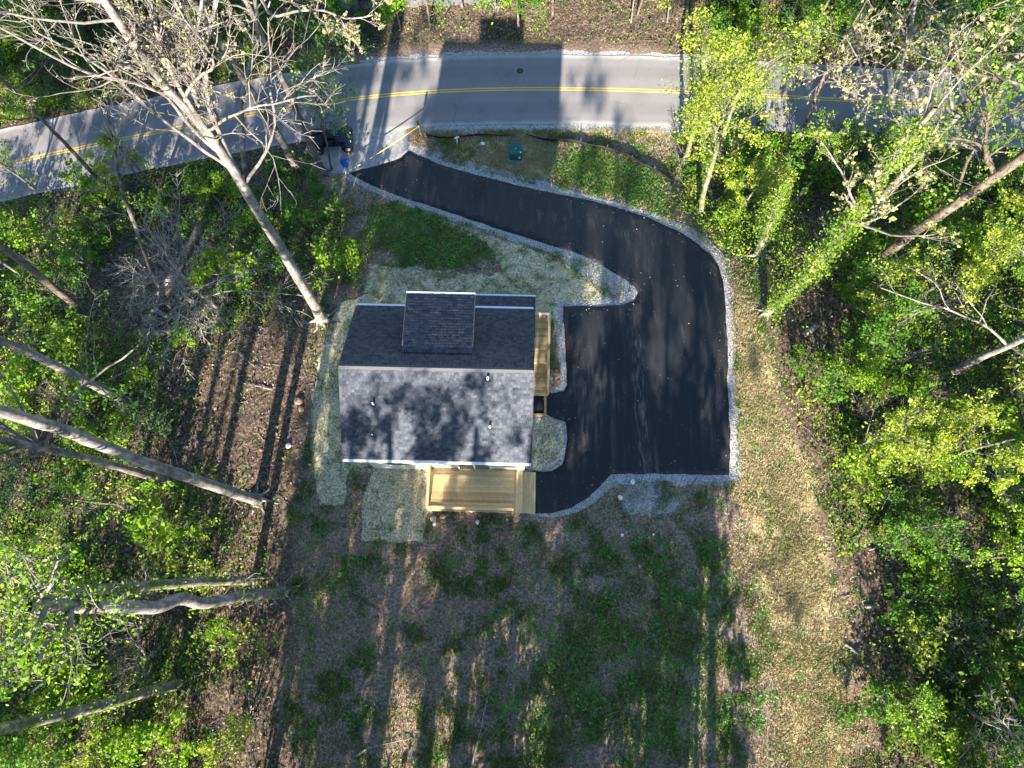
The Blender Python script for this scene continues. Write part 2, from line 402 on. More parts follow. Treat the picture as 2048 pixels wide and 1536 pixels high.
def grow(P, Rr, m, ratio, ang, t0, up, wig, K, rng, rr=.62, rmin=.006, shrink=.55):
    N, Kp, _ = P.shape
    L0 = np.linalg.norm(np.diff(P, axis=1), axis=2).sum(1)
    idx = np.repeat(np.arange(N), m); n = len(idx)
    t = rng.uniform(t0, 1, n); tt = t*(Kp-1); i = np.minimum(tt.astype(int), Kp-2); f = (tt-i)[:, None]
    o = P[idx, i]*(1-f)+P[idx, i+1]*f; r = Rr[idx, i]*(1-f[:, 0])+Rr[idx, i+1]*f[:, 0]
    tan = norm(P[idx, i+1]-P[idx, i])
    L = L0[idx]*ratio*rng.uniform(.55, 1.3, n)*(1.1-shrink*t)
    perp = norm(np.cross(tan, rng.normal(size=(n, 3)))); a = np.clip(rng.normal(ang, .22, n), .15, 1.7)[:, None]
    d = norm(tan*np.cos(a)+perp*np.sin(a)+np.array([0, 0, up]))
    pts = [o]
    for k in range(K-1):
        d = norm(d+rng.normal(0, wig, (n, 3))+np.array([0, 0, up*.25])); pts.append(pts[-1]+d*(L/(K-1))[:, None])
    Q = np.stack(pts, 1)
    r0 = np.maximum(r*rr*rng.uniform(.7, 1.1, n), rmin)
    return Q, np.maximum(r0[:, None]*np.linspace(1, .3, K)[None], rmin*.6)
def along(P, n, rng, t0=.3):
    N, K, _ = P.shape; idx = rng.integers(0, N, n); t = rng.uniform(t0, 1, n)*(K-1); i = np.minimum(t.astype(int), K-2); f = (t-i)[:, None]
    return P[idx, i]*(1-f)+P[idx, i+1]*f
def resample(pts, rad, K, rng=None, wob=0.0):
    pts = np.array(pts, float); d = np.r_[0, np.cumsum(np.linalg.norm(np.diff(pts, axis=0), axis=1))]
    s = np.linspace(0, d[-1], K)
    # smooth through the knots (piecewise-linear, then averaged)
    Q = np.stack([np.interp(s, d, pts[:, c]) for c in range(3)], 1); r = np.interp(s, d, rad)
    for _ in range(3): Q[1:-1] = (Q[:-2]+2*Q[1:-1]+Q[2:])/4
    if rng is not None and wob:
        w = np.cumsum(rng.normal(0, wob, (K, 3)), 0); w -= np.linspace(0, 1, K)[:, None]*w[-1]; w[:, 2] = 0; Q += w
    return Q, r

def sheet(name, pix, m, dz, step=.6, jag=0.0, seed=0, skirt=0.0, kind='structure', world=None, attrs=None, wob=None):
    """a thin layer that follows the terrain inside an outline"""
    pts = [Vector(p) for p in (world if world else gp(pix))]
    rng = np.random.default_rng(seed+5); out = []
    n = len(pts)
    for i in range(n):
        a, b = pts[i], pts[(i+1) % n]; L = (b-a).length; k = max(1, int(L/(.16 if jag else .5)))
        nn = Vector((-(b-a).y, (b-a).x)).normalized() if L > 1e-6 else Vector((0, 0))
        for j in range(k):
            q = a.lerp(b, j/k)
            if jag: q = q+nn*float(jag*((nz(q.x, q.y, .8, seed)-.5)*2.2+rng.normal(0, .22)))
            out.append(q)
    poly = [(p.x, p.y) for p in out]; nb = len(out)
    xs = [p[0] for p in poly]; ys = [p[1] for p in poly]
    gx, gy = np.meshgrid(np.arange(min(xs), max(xs), step)+.11, np.arange(min(ys), max(ys), step)+.07)
    gx = gx.ravel(); gy = gy.ravel(); ok = inpoly(gx, gy, poly); gx = gx[ok]; gy = gy[ok]
    ok = polydist(gx, gy, poly) > step*.35; gx = gx[ok]; gy = gy[ok]
    allp = out+[Vector((float(a), float(b))) for a, b in zip(gx, gy)]
    r = delaunay_2d_cdt(allp, [], [list(range(nb))], 1, 1e-5)
    V = np.array([(p.x, p.y) for p in r[0]]); Fc = r[2]
    Z = zt(V[:, 0], V[:, 1])+dz; V3 = np.c_[V, Z]; tri = np.array([f for f in Fc if len(f) == 3], np.int32)
    e0 = V[tri[:, 1]]-V[tri[:, 0]]; e1 = V[tri[:, 2]]-V[tri[:, 0]]; fl = (e0[:, 0]*e1[:, 1]-e0[:, 1]*e1[:, 0]) < 0
    tri[fl] = tri[fl][:, ::-1]
    fcs = [tri]
    if skirt:
        ec = {}
        for f in tri.tolist():
            for a, b in ((f[0], f[1]), (f[1], f[2]), (f[2], f[0])): ec[(a, b)] = 1
        bd = [(a, b) for (a, b) in ec if (b, a) not in ec]; nV = len(V3)
        low = V3.copy(); low[:, 2] -= skirt; V3 = np.r_[V3, low]
        fcs.append(np.array([(b, a, a+nV, b+nV) for a, b in bd], np.int32))
    o = mk(name, V3, fcs, m, attrs=attrs(V3) if attrs else None)
    return tag(o, kind=kind), poly

# ------------------------------------------------------------------ the setting: ground, road, driveway, gravel, straw
WL = np.array(gp([(640, 395), (700, 425), (690, 560), (655, 640), (612, 800), (592, 1000), (600, 1100), (580, 1300), (560, 1536)]))
WR = np.array(gp([(1340, 265), (1360, 420), (1470, 520), (1520, 600), (1545, 700), (1600, 900), (1660, 1050), (1700, 1200), (1740, 1536)]))
WL = WL[np.argsort(WL[:, 1])]; WR = WR[np.argsort(WR[:, 1])]
def woods(x, y):
    x = np.asarray(x, float); y = np.asarray(y, float)
    l = np.interp(y, WL[:, 1], WL[:, 0]); r = np.interp(y, WR[:, 1], WR[:, 0]); j = (nz(x, y, 2.2, 3)-.5)*2
    w = np.maximum(np.clip((l-x+j)/1.6+.5, 0, 1), np.clip((x-r+j)/1.6+.5, 0, 1))
    return np.maximum(np.maximum(w, np.clip((y-road_y(x)-3.6)/.8, 0, 1)), np.clip((-13-y)/3, 0, 1))
DRIVE = [(697, 347), (760, 378), (820, 400), (900, 425), (980, 452), (1060, 478), (1090, 488), (1150, 505), (1200, 528), (1240, 552), (1268, 572), (1277, 586), (1268, 601), (1245, 610), (1200, 613), (1126, 612),
         (1128, 660), (1131, 720), (1135, 770), (1128, 782), (1096, 788), (1040, 791), (1040, 824), (1093, 829), (1110, 836), (1132, 843), (1134, 870), (1131, 905), (1124, 930), (1103, 942), (1050, 944), (1050, 1028), (1100, 1028), (1142, 1015), (1180, 994),
         (1203, 966), (1222, 950), (1260, 947), (1458, 950), (1461, 900), (1455, 760), (1454, 700), (1450, 600), (1446, 565), (1437, 535), (1420, 510), (1395, 488), (1350, 460), (1300, 438), (1250, 420), (1180, 402), (1100, 385), (1020, 368),
         (950, 350), (900, 335), (870, 325), (845, 314), (818, 303), (800, 318), (760, 331), (720, 341)]
GRAV = [(688, 354), (740, 382), (800, 407), (880, 434), (960, 462), (1030, 484), (1085, 500), (1125, 518), (1160, 545), (1190, 572), (1208, 590), (1185, 602), (1150, 602), (1117, 605), (1110, 625), (1110, 680), (1114, 730), (1112, 775), (1060, 788), (1060, 1032),
        (1110, 1036), (1152, 1024), (1192, 1006), (1216, 980), (1240, 969), (1300, 974), (1380, 971), (1455, 974), (1481, 960), (1483, 920), (1479, 860), (1472, 800), (1466, 740), (1470, 700), (1468, 640), (1469, 580), (1464, 540), (1447, 505), (1410, 474), (1370, 450), (1310, 426),
        (1250, 408), (1180, 390), (1120, 374), (1060, 355), (1020, 344), (960, 329), (905, 312), (850, 296), (818, 288), (800, 318), (720, 345)]
P_STRIP = gp([(1472, 580), (1530, 640), (1590, 860), (1650, 1000), (1670, 1200), (1690, 1560), (1600, 1560), (1540, 1250), (1480, 980), (1478, 800)])
P_FRONT = gp([(890, 316), (925, 284), (1070, 276), (1115, 320), (1100, 366), (1020, 348)])
P_SHOULD = gp([(840, 248), (1380, 252), (1380, 275), (840, 275)])
P_GREEN1 = gp([(745, 425), (812, 408), (870, 430), (960, 470), (1000, 520), (900, 545), (810, 530), (770, 500), (720, 470)])
P_GREEN2 = gp([(1095, 305), (1180, 295), (1320, 350), (1345, 440), (1260, 405), (1150, 375), (1090, 345)])
P_GREEN3 = gp([(1150, 1060), (1420, 1060), (1480, 1250), (1520, 1536), (980, 1560), (1010, 1350), (1060, 1200)])
DRIVE_W = gp(DRIVE)
def green_f(x, y):
    f = np.maximum(soft(x, y, P_GREEN1, .9), soft(x, y, P_GREEN2, .8))
    return np.maximum(np.maximum(f, .62*soft(x, y, P_GREEN3, 3.0)), .22)
def straw_f(x, y):
    return np.maximum(np.maximum(soft(x, y, P_STRIP, 1.2), .85*soft(x, y, P_FRONT, .8)), .6*soft(x, y, P_SHOULD, .4))
def ground():
    def axis(a, b, s, far): return np.r_[-far, np.linspace(-220, a-6, 8), np.arange(a, b+.01, s), np.linspace(b+6, 220, 8), far]
    X = axis(-50, 50, .6, 1500); Y = axis(-40, 60, .55, 1500)
    gx, gy = np.meshgrid(X, Y); x = gx.ravel(); y = gy.ravel()
    V = np.c_[x, y, zt(x, y)]
    nx, ny = len(X), len(Y); i = (np.arange(ny-1)[:, None]*nx+np.arange(nx-1)[None]).ravel()
    Fq = np.stack([i, i+1, i+nx+1, i+nx], 1)
    w = woods(x, y)
    o = mk('ground', V, Fq, M['ground'], attrs={'woods': w, 'straw': straw_f(x, y)*(1-w*.8), 'green': green_f(x, y)*(1-.35*w)}, smooth=True)
    return tag(o, kind='structure')
ground()

def resample2(C, step):
    d = np.r_[0, np.cumsum(np.linalg.norm(np.diff(C, axis=0), axis=1))]; s = np.arange(0, d[-1], step)
    Q = np.stack([np.interp(s, d, C[:, 0]), np.interp(s, d, C[:, 1])], 1)
    for _ in range(60): Q[1:-1] = (Q[:-2]+2*Q[1:-1]+Q[2:])/4
    return Q
RQ = resample2(ROAD_C, 1.0)
tq = norm(np.gradient(RQ, axis=0)); nq = np.c_[-tq[:, 1], tq[:, 0]]
def ribbon(name, offs, dz, m, parent=None, jag=0.0, cut=None):
    offs = np.array(offs, float); K = len(offs); Q = RQ; N = len(Q)
    j = (nz(Q[:, 0], Q[:, 1], .9, 7)-.5)*jag
    V = []
    for k, of in enumerate(offs):
        e = of+(np.sign(of)*j if k in (0, K-1) else 0)
        V.append(Q+nq*np.broadcast_to(e, (N,))[:, None])
    V = np.stack(V, 1); z = zt(V[..., 0], V[..., 1])
    z = np.where(np.abs(offs)[None] > 90, z, zt(Q[:, 0], Q[:, 1])[:, None])+dz
    V = np.concatenate([V, z[..., None]], -1).reshape(-1, 3)
    i = (np.arange(N-1)[:, None]*K+np.arange(K-1)[None]).ravel(); Fq = np.stack([i, i+1, i+K+1, i+K], 1)[:, ::-1]
    return mk(name, V, Fq, m, parent, attrs={'edge': np.tile(np.abs(offs)/np.abs(offs).max(), N)})
road = tag(ribbon('road', np.linspace(-3.08, 3.12, 9), .05, M['road'], jag=.16), kind='structure')
ribbon('yellow_line', [.05, .155], .056, M['yellow'], road)
ribbon('yellow_line', [-.155, -.05], .056, M['yellow'], road)
sh = sheet('gravel_shoulder', None, M['gravel'], .012, .5, world=[tuple(RQ[i]+nq[i]*-2.6) for i in range(0, len(RQ)) if -8 < RQ[i][0] < 14]+[tuple(RQ[i]+nq[i]*(-3.75)) for i in range(len(RQ)-1, -1, -1) if -8 < RQ[i][0] < 14], jag=.16, seed=3)[0]
sheet('gravel_shoulder', None, M['gravel'], .012, .5, world=[tuple(RQ[i]+nq[i]*3.5) for i in range(0, len(RQ)) if -12 < RQ[i][0] < 16]+[tuple(RQ[i]+nq[i]*2.6) for i in range(len(RQ)-1, -1, -1) if -12 < RQ[i][0] < 16], jag=.14, seed=4)
sheet('driveway_apron', [(818, 303), (816, 254), (812, 246), (700, 256), (640, 268), (610, 300), (655, 345), (697, 349), (760, 333), (800, 320)], M['concrete'], .034, .5, jag=.03, skirt=.1)
sheet('gravel_border', GRAV, M['gravel'], .016, .5, jag=.08, seed=9)
drive, DRIVE_POLY = sheet('driveway', DRIVE, M['asphalt'], .055, .5, jag=.05, seed=2, skirt=.12)
sheet('parking_gravel', [(1262, 975), (1340, 975), (1350, 1012), (1300, 1035), (1255, 1020), (1240, 995)], M['gravel'], .010, .5, jag=.35, seed=11)
sheet('far_lane', [(560, -30), (690, 22), (770, 14), (860, 12), (960, 10), (1010, -6), (1010, -30)], M['road'], .03, .8, jag=.2, seed=5, attrs=lambda V: {'edge': np.full(len(V), .5)})
sheet('straw_lawn', [(652, 655), (690, 598), (728, 590), (775, 600), (775, 925), (760, 945), (700, 938), (690, 1005), (640, 1012), (626, 930), (620, 870), (628, 790), (640, 715)], M['straw'], .012, .5, jag=.16, seed=21)
sheet('straw_lawn', [(728, 586), (736, 530), (800, 534), (900, 541), (960, 550), (1010, 545), (985, 500), (955, 472), (860, 440), (880, 436), (960, 464), (1030, 487), (1085, 503), (1125, 522), (1160, 549), (1188, 574), (1204, 590), (1183, 603), (1150, 603), (1117, 607), (1108, 640), (1040, 660), (800, 660), (776, 604)], M['straw_g'], .014, .5, jag=.2, seed=22)
sheet('straw_lawn', [(728, 1000), (742, 940), (776, 928), (870, 925), (862, 1010), (850, 1040), (844, 1086), (724, 1080)], M['straw_dry'], .018, .5, jag=.13, seed=23)
sheet('straw_lawn', [(1030, 836), (1098, 836), (1124, 846), (1127, 880), (1123, 905), (1112, 926), (1098, 938), (1030, 944)], M['straw_dry'], .028, .4, jag=.05, seed=24)
sheet('bare_clay', [(1094, 650), (1106, 660), (1112, 700), (1122, 745), (1124, 768), (1108, 778), (1080, 782), (1080, 650)], make_noisy('red_clay', (.17, .095, .065), (.36, .23, .16), 6, .95, .8, bd=.06), .024, .4, jag=.1, seed=25)

# ------------------------------------------------------------------ house
HX, HY, HR = -3.58, 9.39, R(-1.35)
house = thing('house', 'white two-storey house with a dark shingled gable roof and shed dormer', 'house', (HX, HY, 0), HR)
EV, RG, RW, RD = 6.9, 9.2, 4.6, 4.0
wb = BM()
wb.prism([(-3.45, -.7), (3.55, -.7), (3.55, 6.95), (0, 8.98), (-3.45, 6.97)], -4.36, 4.36); wb.done('wall', M['white'], house)
def siding(name, P0, U, L, z0, z1, out, parent):
    """lapped boards on a wall: each course leans out at its foot"""
    n = int((z1-z0)/.17); Vs = []; Fs = []
    U = np.array(U, float); out = np.array(out, float); P0 = np.array(P0, float)
    for i in range(n):
        a = z0+i*.17; b = a+.17
        for q, (zz, d) in enumerate([(a, .004), (a, .024), (b, .008)]):
            for e in (0, L): Vs.append(np.array([*(P0+U*e+out*d), zz]))
        k = i*6; Fs += [(k, k+1, k+3, k+2), (k+2, k+3, k+5, k+4)]
    return tag(mk(name, np.array(Vs), np.array(Fs), M['white'], parent), kind='stuff')
siding('siding', (-4.36, -3.45), (1, 0), 8.72, .3, 6.85, (0, -1), house)
siding('siding', (4.36, 3.55), (-1, 0), 8.72, .3, 6.85, (0, 1), house)
siding('siding', (-4.36, 3.55), (0, -1), 7.0, .3, 6.6, (-1, 0), house)
siding('siding', (4.36, -3.45), (0, 1), 7.0, .3, 6.6, (1, 0), house)
def slab(name, A, B, C, D, th, m, parent):
    """roof slab with corners A B C D (counter-clockwise from above)"""
    T = np.array([A, B, C, D], float); n = np.cross(T[1]-T[0], T[3]-T[0]); n /= np.linalg.norm(n)
    V = np.r_[T, T-n*th]
    return mk(name, V, np.array([(0, 1, 2, 3), (7, 6, 5, 4), (0, 4, 5, 1), (1, 5, 6, 2), (2, 6, 7, 3), (3, 7, 4, 0)]), m, parent)
def shingle(name, A, B, D, parent, expo=.135, w=.24, seed=0):
    """tabs laid in courses from the eave edge A-B up towards D"""
    rng = np.random.default_rng(seed); A, B, D = (np.array(q, float) for q in (A, B, D))
    U = B-A; L = np.linalg.norm(U); U /= L; W = D-A; S = np.linalg.norm(W); W /= S; n = np.cross(U, W)
    Vs, tn = [], []
    for r in range(int(S/expo)):
        x = -rng.random()*w; y0 = r*expo; y1 = min(y0+expo*1.25, S)
        while x < L:
            ww = w*rng.uniform(.55, 1.15); a = max(x+.004, 0); b = min(x+ww-.004, L); x += ww
            if b-a < .03: continue
            h = .016 if rng.random() < .55 else .010
            P = [A+U*a+W*y0, A+U*b+W*y0, A+U*b+W*y1, A+U*a+W*y1]
            Vs += [P[0]+n*.002, P[1]+n*.002, P[0]+n*h, P[1]+n*h, P[2]+n*.004, P[3]+n*.004]; tn += [rng.beta(2, 2)]*6
    N = len(Vs)//6; k = np.arange(N)[:, None]*6
    Fq = np.concatenate([k+np.array([[0, 1, 3, 2]]), k+np.array([[2, 3, 4, 5]])]); Ft = np.concatenate([k+np.array([[0, 2, 5]]), k+np.array([[1, 4, 3]])])
    return tag(mk(name, np.array(Vs), [Fq, Ft], M['shingle'], parent, tint=tn), kind='stuff')
rs = slab('roof', (-RW, -RD, EV), (RW, -RD, EV), (RW, 0, RG), (-RW, 0, RG), .16, M['roofbase'], house)
rn = slab('roof', (RW, RD, EV), (-RW, RD, EV), (-RW, 0.003, RG-.002), (RW, 0.003, RG-.002), .16, M['roofbase'], house)
shingle('shingles', (-RW, -RD-.02, EV-.012), (RW, -RD-.02, EV-.012), (-RW, 0, RG), rs, seed=1)
shingle('shingles', (RW, RD+.02, EV-.012), (-RW, RD+.02, EV-.012), (RW, 0, RG), rn, seed=2)
rc = BM(); rng = np.random.default_rng(3)
for i in range(31):
    a = -RW+i*.298
    rc.prism([(-.13, RG-.055), (-.13, RG-.04), (0, RG+.035+.004*(i % 2)), (.13, RG-.04), (.13, RG-.055), (0, RG+.01)], a, min(a+.305, RW))
mkc = rc.done('ridge_cap', mat('ridge_shingle', (.075, .076, .082), .88), rs)
for s_, par in ((-1, rs), (1, rn)):
    BM().box(-RW-.01, RW+.01, min(s_*(RD+.03), s_*(RD+.15)), max(s_*(RD+.03), s_*(RD+.15)), EV-.16, EV-.035, .012).done('gutter', M['trim'], par)
    for sx in (-1, 1):
        x0, x1 = sorted((sx*(RW+.004), sx*(RW+.03)))
        BM().prism([(s_*RD, EV-.2), (s_*RD, EV+.0), (0, RG+.0), (0, RG-.2)], x0, x1).done('rake_board', M['roofbase'], par)
BM().box(-4.36, 4.36, -RD, -3.45, EV-.17, EV-.13).done('soffit', M['white'], house)
for (x, y, hh, r) in ((-3.0, -1.62, .34, .05), (2.58, -2.5, .32, .055), (2.45, -.42, .28, .06), (-3.1, -2.95, .2, .03)):
    z = RG-abs(y)*(RG-EV)/RD
    b = BM().tube([(x, y, z-.05), (x, y, z+hh)], r, 12).done('vent_pipe', M['pvc'], rs, smooth=False)
    BM().tube([(x, y, z-.02), (x, y, z+.06)], [r*2.4, r*1.2], 12).done('pipe_boot', M['rubber'], b)
# shed dormer on the north slope
DX0, DX1, DY0, DY1, DZ0, DZ1 = -1.76, 1.64, .92, 4.05, 8.74, 8.48
dm = BM().prism([(1.2, 8.4), (3.6, 7.0), (3.85, 7.0), (3.85, 8.35), (1.2, 8.55)], DX0+.22, DX1-.22).done('dormer', M['white'], house)
ds = slab('dormer_roof', (DX1, DY1, DZ1), (DX0, DY1, DZ1), (DX0, DY0, DZ0), (DX1, DY0, DZ0), .13, M['roofbase'], house)
shingle('shingles', (DX1, DY1+.02, DZ1-.005), (DX0, DY1+.02, DZ1-.005), (DX1, DY0, DZ0), ds, expo=.15, w=.26, seed=5)
BM().box(DX0-.02, DX1+.02, DY1+.03, DY1+.15, DZ1-.15, DZ1-.025, .012).done('gutter', M['trim'], ds)
for sx, x in ((-1, DX0), (1, DX1)):
    x0, x1 = sorted((x+sx*.004, x+sx*.028)); BM().prism([(DY1, DZ1-.16), (DY1, DZ1), (DY0+.1, DZ0-.03), (DY0+.1, DZ0-.1)], x0, x1).done('rake_board', M['roofbase'], ds)
for x in (-.85, .75):
    w_ = BM().box(x-.45, x+.45, 3.84, 3.89, 7.2, 8.0, .01).done('window', M['trim'], house); BM().box(x-.38, x+.38, 3.885, 3.898, 7.26, 7.94).done('pane', M['glass'], w_)
# front porch
ps = slab('porch_roof', (4.8, 6.35, 3.0), (-.86, 6.35, 3.0), (-.86, 3.56, 4.0), (4.8, 3.56, 4.0), .14, M['roofbase'], house)
shingle('shingles', (4.8, 6.37, 2.992), (-.86, 6.37, 2.992), (4.8, 3.56, 4.0), ps, seed=6)
BM().box(-.88, 4.82, 6.38, 6.49, 2.85, 2.975, .012).done('gutter', M['trim'], ps)
BM().box(-.7, 4.36, 3.58, 6.1, .86, 1.0).done('porch_floor', M['wood'], house)
for x in (-.6, 1.2, 2.9, 4.6): BM().box(x-.07, x+.07, 6.0, 6.14, -.5, 2.9, .008).done('porch_post', M['white'], house)
def window(x0, x1, z0, z1, side):
    y = -3.45 if side == 's' else 3.55; s = -1 if side == 's' else 1
    y0, y1 = sorted((y+s*.012, y+s*.065))
    w = BM().box(x0-.08, x1+.08, y0, y1, z0-.08, z1+.08, .01).done('window', M['trim'], house)
    y0, y1 = sorted((y+s*.06, y+s*.072)); zm = (z0+z1)/2
    BM().box(x0, x1, y0, y1, z0, zm-.02).done('pane', M['glass'], w); BM().box(x0, x1, y0, y1, zm+.02, z1).done('pane', M['glass'], w)
for x in (-3.2, 0.2, 2.6): window(x-.45, x+.45, 4.5, 5.9, 's')
window(-3.3, -2.1, 1.9, 3.2, 's')
for x in (-3.2, 3.0): window(x-.45, x+.45, 4.5, 5.9, 'n')
dr = BM().box(.6, 2.5, -3.52, -3.462, 1.0, 3.1, .01).done('patio_door', M['trim'], house)
BM().box(.7, 1.5, -3.535, -3.52, 1.1, 3.0).done('pane', M['glass'], dr); BM().box(1.6, 2.4, -3.535, -3.52, 1.1, 3.0).done('pane', M['glass'], dr)
sd = BM().box(4.37, 4.43, 4.1-3.0, 5.0-3.0, 1.0, 3.05, .01).done('side_door', M['trim'], house)
BM().tube([(4.43, 1.2, 2.0), (4.49, 1.2, 2.0)], .03, 8).done('door_handle', M['metal'], sd)
for x in (.25, 2.85):
    ln = BM().box(x-.07, x+.07, -3.60, -3.46, 3.0, 3.3, .01).done('wall_lantern', M['iron'], house)

# ------------------------------------------------------------------ back deck with stairs
deck = thing('back_deck', 'new pine deck with railing and wide side steps behind the white house', 'deck', (HX, HY, 0), HR)
x0, x1, y0, y1, ZD = -1.02, 3.77, -5.86, -3.50, 1.0
for i in range(16):
    a = y0+.02+i*.1465
    BM().box(x0+.01, x1, a, a+.139, ZD-.038, ZD, .004).done('deck_board', M['wood'], deck)
BM().box(x0, x1, y0-.04, y0-.002, ZD-.28, ZD-.012).done('rim_joist', M['wood'], deck)
BM().box(x0-.04, x0-.002, y0-.04, y1, ZD-.28, ZD-.012).done('rim_joist', M['wood'], deck)
for x in np.arange(x0+.4, x1, .4): BM().box(x-.02, x+.02, y0, y1, ZD-.27, ZD-.042).done('joist', M['wood'], deck)
def railing(par, pts, z, h=.95, posts=True, gap=.115):
    """posts, cap, two rails and balusters between two points at floor height z (z may slope)"""
    (ax, ay, az), (bx, by, bz) = pts; L = math.hypot(bx-ax, by-ay); n = max(2, int(L/gap)); th = math.atan2(by-ay, bx-ax); sl = math.atan2(bz-az, L)
    rl = BM(); mid = Matrix.Translation(((ax+bx)/2, (ay+by)/2, (az+bz)/2))@Matrix.Rotation(th, 4, 'Z')@Matrix.Rotation(-sl, 4, 'Y'); L3 = math.hypot(L, bz-az)
    r = BM().box(-L3/2-.03, L3/2+.03, -.07, .07, h-.005, h+.033, .006, mid).done('railing', M['wood2'], par)
    tag(r, 'flat cap rail of the deck railing')
    BM().box(-L3/2, L3/2, -.02, .02, h-.10, h-.012, 0, mid).done('top_rail', M['wood'], r); BM().box(-L3/2, L3/2, -.02, .02, .09, .17, 0, mid).done('bottom_rail', M['wood'], r)
    me = None
    for i in range(1, n):
        t = i/n; p = (ax+(bx-ax)*t, ay+(by-ay)*t, az+(bz-az)*t)
        if me is None:
            o = BM().box(-.018, .018, -.018, .018, .172, h-.102).done('baluster', M['wood'], r); me = o
        else: o = me.copy(); COL.objects.link(o)
        o.location = p; o.rotation_euler = (0, 0, th)
    for t in ((0, .5, 1) if L > 3 else (0, 1)):
        p = (ax+(bx-ax)*t, ay+(by-ay)*t, az+(bz-az)*t); BM().box(p[0]-.045, p[0]+.045, p[1]-.045, p[1]+.045, -.3, p[2]+h-.01).done('post', M['wood'], r)
railing(deck, ((x0+.05, y0+.03, ZD), (x1-.03, y0+.03, ZD)), ZD)
railing(deck, ((x0+.05, y1-.05, ZD), (x0+.05, y0+.12, ZD)), ZD)
for i in range(5):
    z = ZD-(i+1)*.168; xa = x1+i*.256
    for k in range(2): BM().box(xa+.004+k*.131, xa+.130+k*.131, y0-.03, y1+.02, z-.036, z, .004).done('stair_tread', M['wood'], deck)
    BM().box(xa+.002, xa+.022, y0, y1, z-.002, z+.13).done('stair_riser', M['wood2'], deck)
for yy in (y0, (y0+y1)/2, y1-.04):
    BM().prism([(x1, ZD-.22), (x1, ZD-.06)]+[q for i in range(5) for q in ((x1+i*.256+.022, ZD-(i+1)*.168-.04), (x1+(i+1)*.256, ZD-(i+1)*.168-.04))]+[(x1+1.28, -.05), (x1+.9, -.05)], yy, yy+.038, 'y').done('stringer', M['wood'], deck)

# side walk of boards, stepping down from the porch to a paved pad
side = thing('side_steps', 'narrow pine walkway stepping down along the east wall of the white house', 'steps', (HX, HY, 0), HR)
sx0, sx1 = 4.50, 5.72
levels = [(5.78, 3.86, 1.0), (3.86, 3.02, .84), (3.02, 2.2, .66), (2.2, 1.66, .46), (1.66, 1.16, .26)]
for (ya, yb, z) in levels:
    n = int(round((ya-yb)/.146)); w = (ya-yb)/n
    for i in range(n): BM().box(sx0, sx1-.06 if z < 1 else sx1, ya-(i+1)*w+.004, ya-i*w-.003, z-.038, z, .004).done('deck_board', M['wood'], side)
    BM().box(sx0+.01, sx1-.07, yb-.0+.002, yb+.024, z-.2, z-.04).done('step_riser', M['wood2'], side)
BM().box(sx1-.035, sx1+.005, 3.9, 5.8, .72, .955).done('rim_joist', M['wood'], side); BM().box(sx0, sx1, 5.79, 5.83, .72, .955).done('rim_joist', M['wood'], side)
BM().prism([(3.86, .5), (3.86, .86), (1.16, .28), (1.16, -.05), (1.7, -.05)], sx1-.055, sx1-.015).done('stringer', M['wood'], side)
BM().prism([(3.86, .5), (3.86, .86), (1.16, .28), (1.16, -.05), (1.7, -.05)], sx0-.04, sx0-.002).done('stringer', M['wood'], side)
railing(side, ((4.55, 5.72, 1.0), (5.70, 5.72, 1.0)), 1.0)
railing(side, ((5.67, 5.62, 1.0), (5.67, 3.92, 1.0)), 1.0)
railing(side, ((5.67, 3.78, .88), (5.67, 1.2, .26)), 1.0, h=.9)
BM().box(5.50, 5.64, .06, 1.14, -.02, .16, .008).done('kerb_timber', M['wood'], side)
BM().box(4.4, 5.66, -.09, .05, -.02, .165, .008).done('kerb_timber', M['wood'], side)

# ------------------------------------------------------------------ objects by the road and in the yard
def gz(x, y): return float(zt(x, y))
p = g(1040, 143)
mh = thing('manhole_cover', 'round cast iron manhole cover in the far lane of the road', 'manhole cover', (p[0], p[1], p[2]+.05), 0)
BM().tube([(0, 0, -.02), (0, 0, .006)], .36, 36).done('frame_ring', M['concrete'], mh)
cv = BM().tube([(0, 0, .006), (0, 0, .014)], .30, 36).done('cover', M['iron'], mh)
for r_ in (.08, .16, .24):
    BM().lathe([(r_-.012, 0), (r_+.012, 0), (r_+.012, .008), (r_-.012, .008)], 32, Matrix.Translation((0, 0, .0145))@Matrix.Rotation(R(90), 4, 'X')).done('raised_ring', M['iron'], cv)

p = g(1031, 322)
tf = thing('transformer_box', 'green metal pad transformer box on the grassy patch by the driveway', 'transformer', p, R(-2))
BM().box(-.47, .47, -.30, 1.02, -.4, .10, .01).done('pad', M['tgrey'], tf)
cb = BM().prism([(.0, .102), (.0, .60), (.06, .80), (.95, .80), (.95, .102)], -.43, .43).done('cabinet', M['tgreen'], tf)
hd = BM().prism([(-.05, .60), (-.05, .68), (.02, .86), (.98, .86), (.98, .80), (.06, .80), (.0, .62)], -.45, .45).done('hood', M['tgreen'], tf)
BM().box(-.445, .445, .50, .515, .861, .870).done('hood_seam', M['tgreen'], hd)
BM().box(-.03, .03, .42, .48, .861, .90, .01).done('lifting_lug', M['pvc'], hd)
BM().box(-.40, .40, -.008, -.002, .14, .58).done('door', M['tgreen'], cb)
BM().box(.20, .36, -.014, -.009, .34, .52).done('warning_sticker', M['pvc'], cb)
BM().box(.30, .40, .12, .2, .861, .866).done('warning_sticker', M['pvc'], hd)

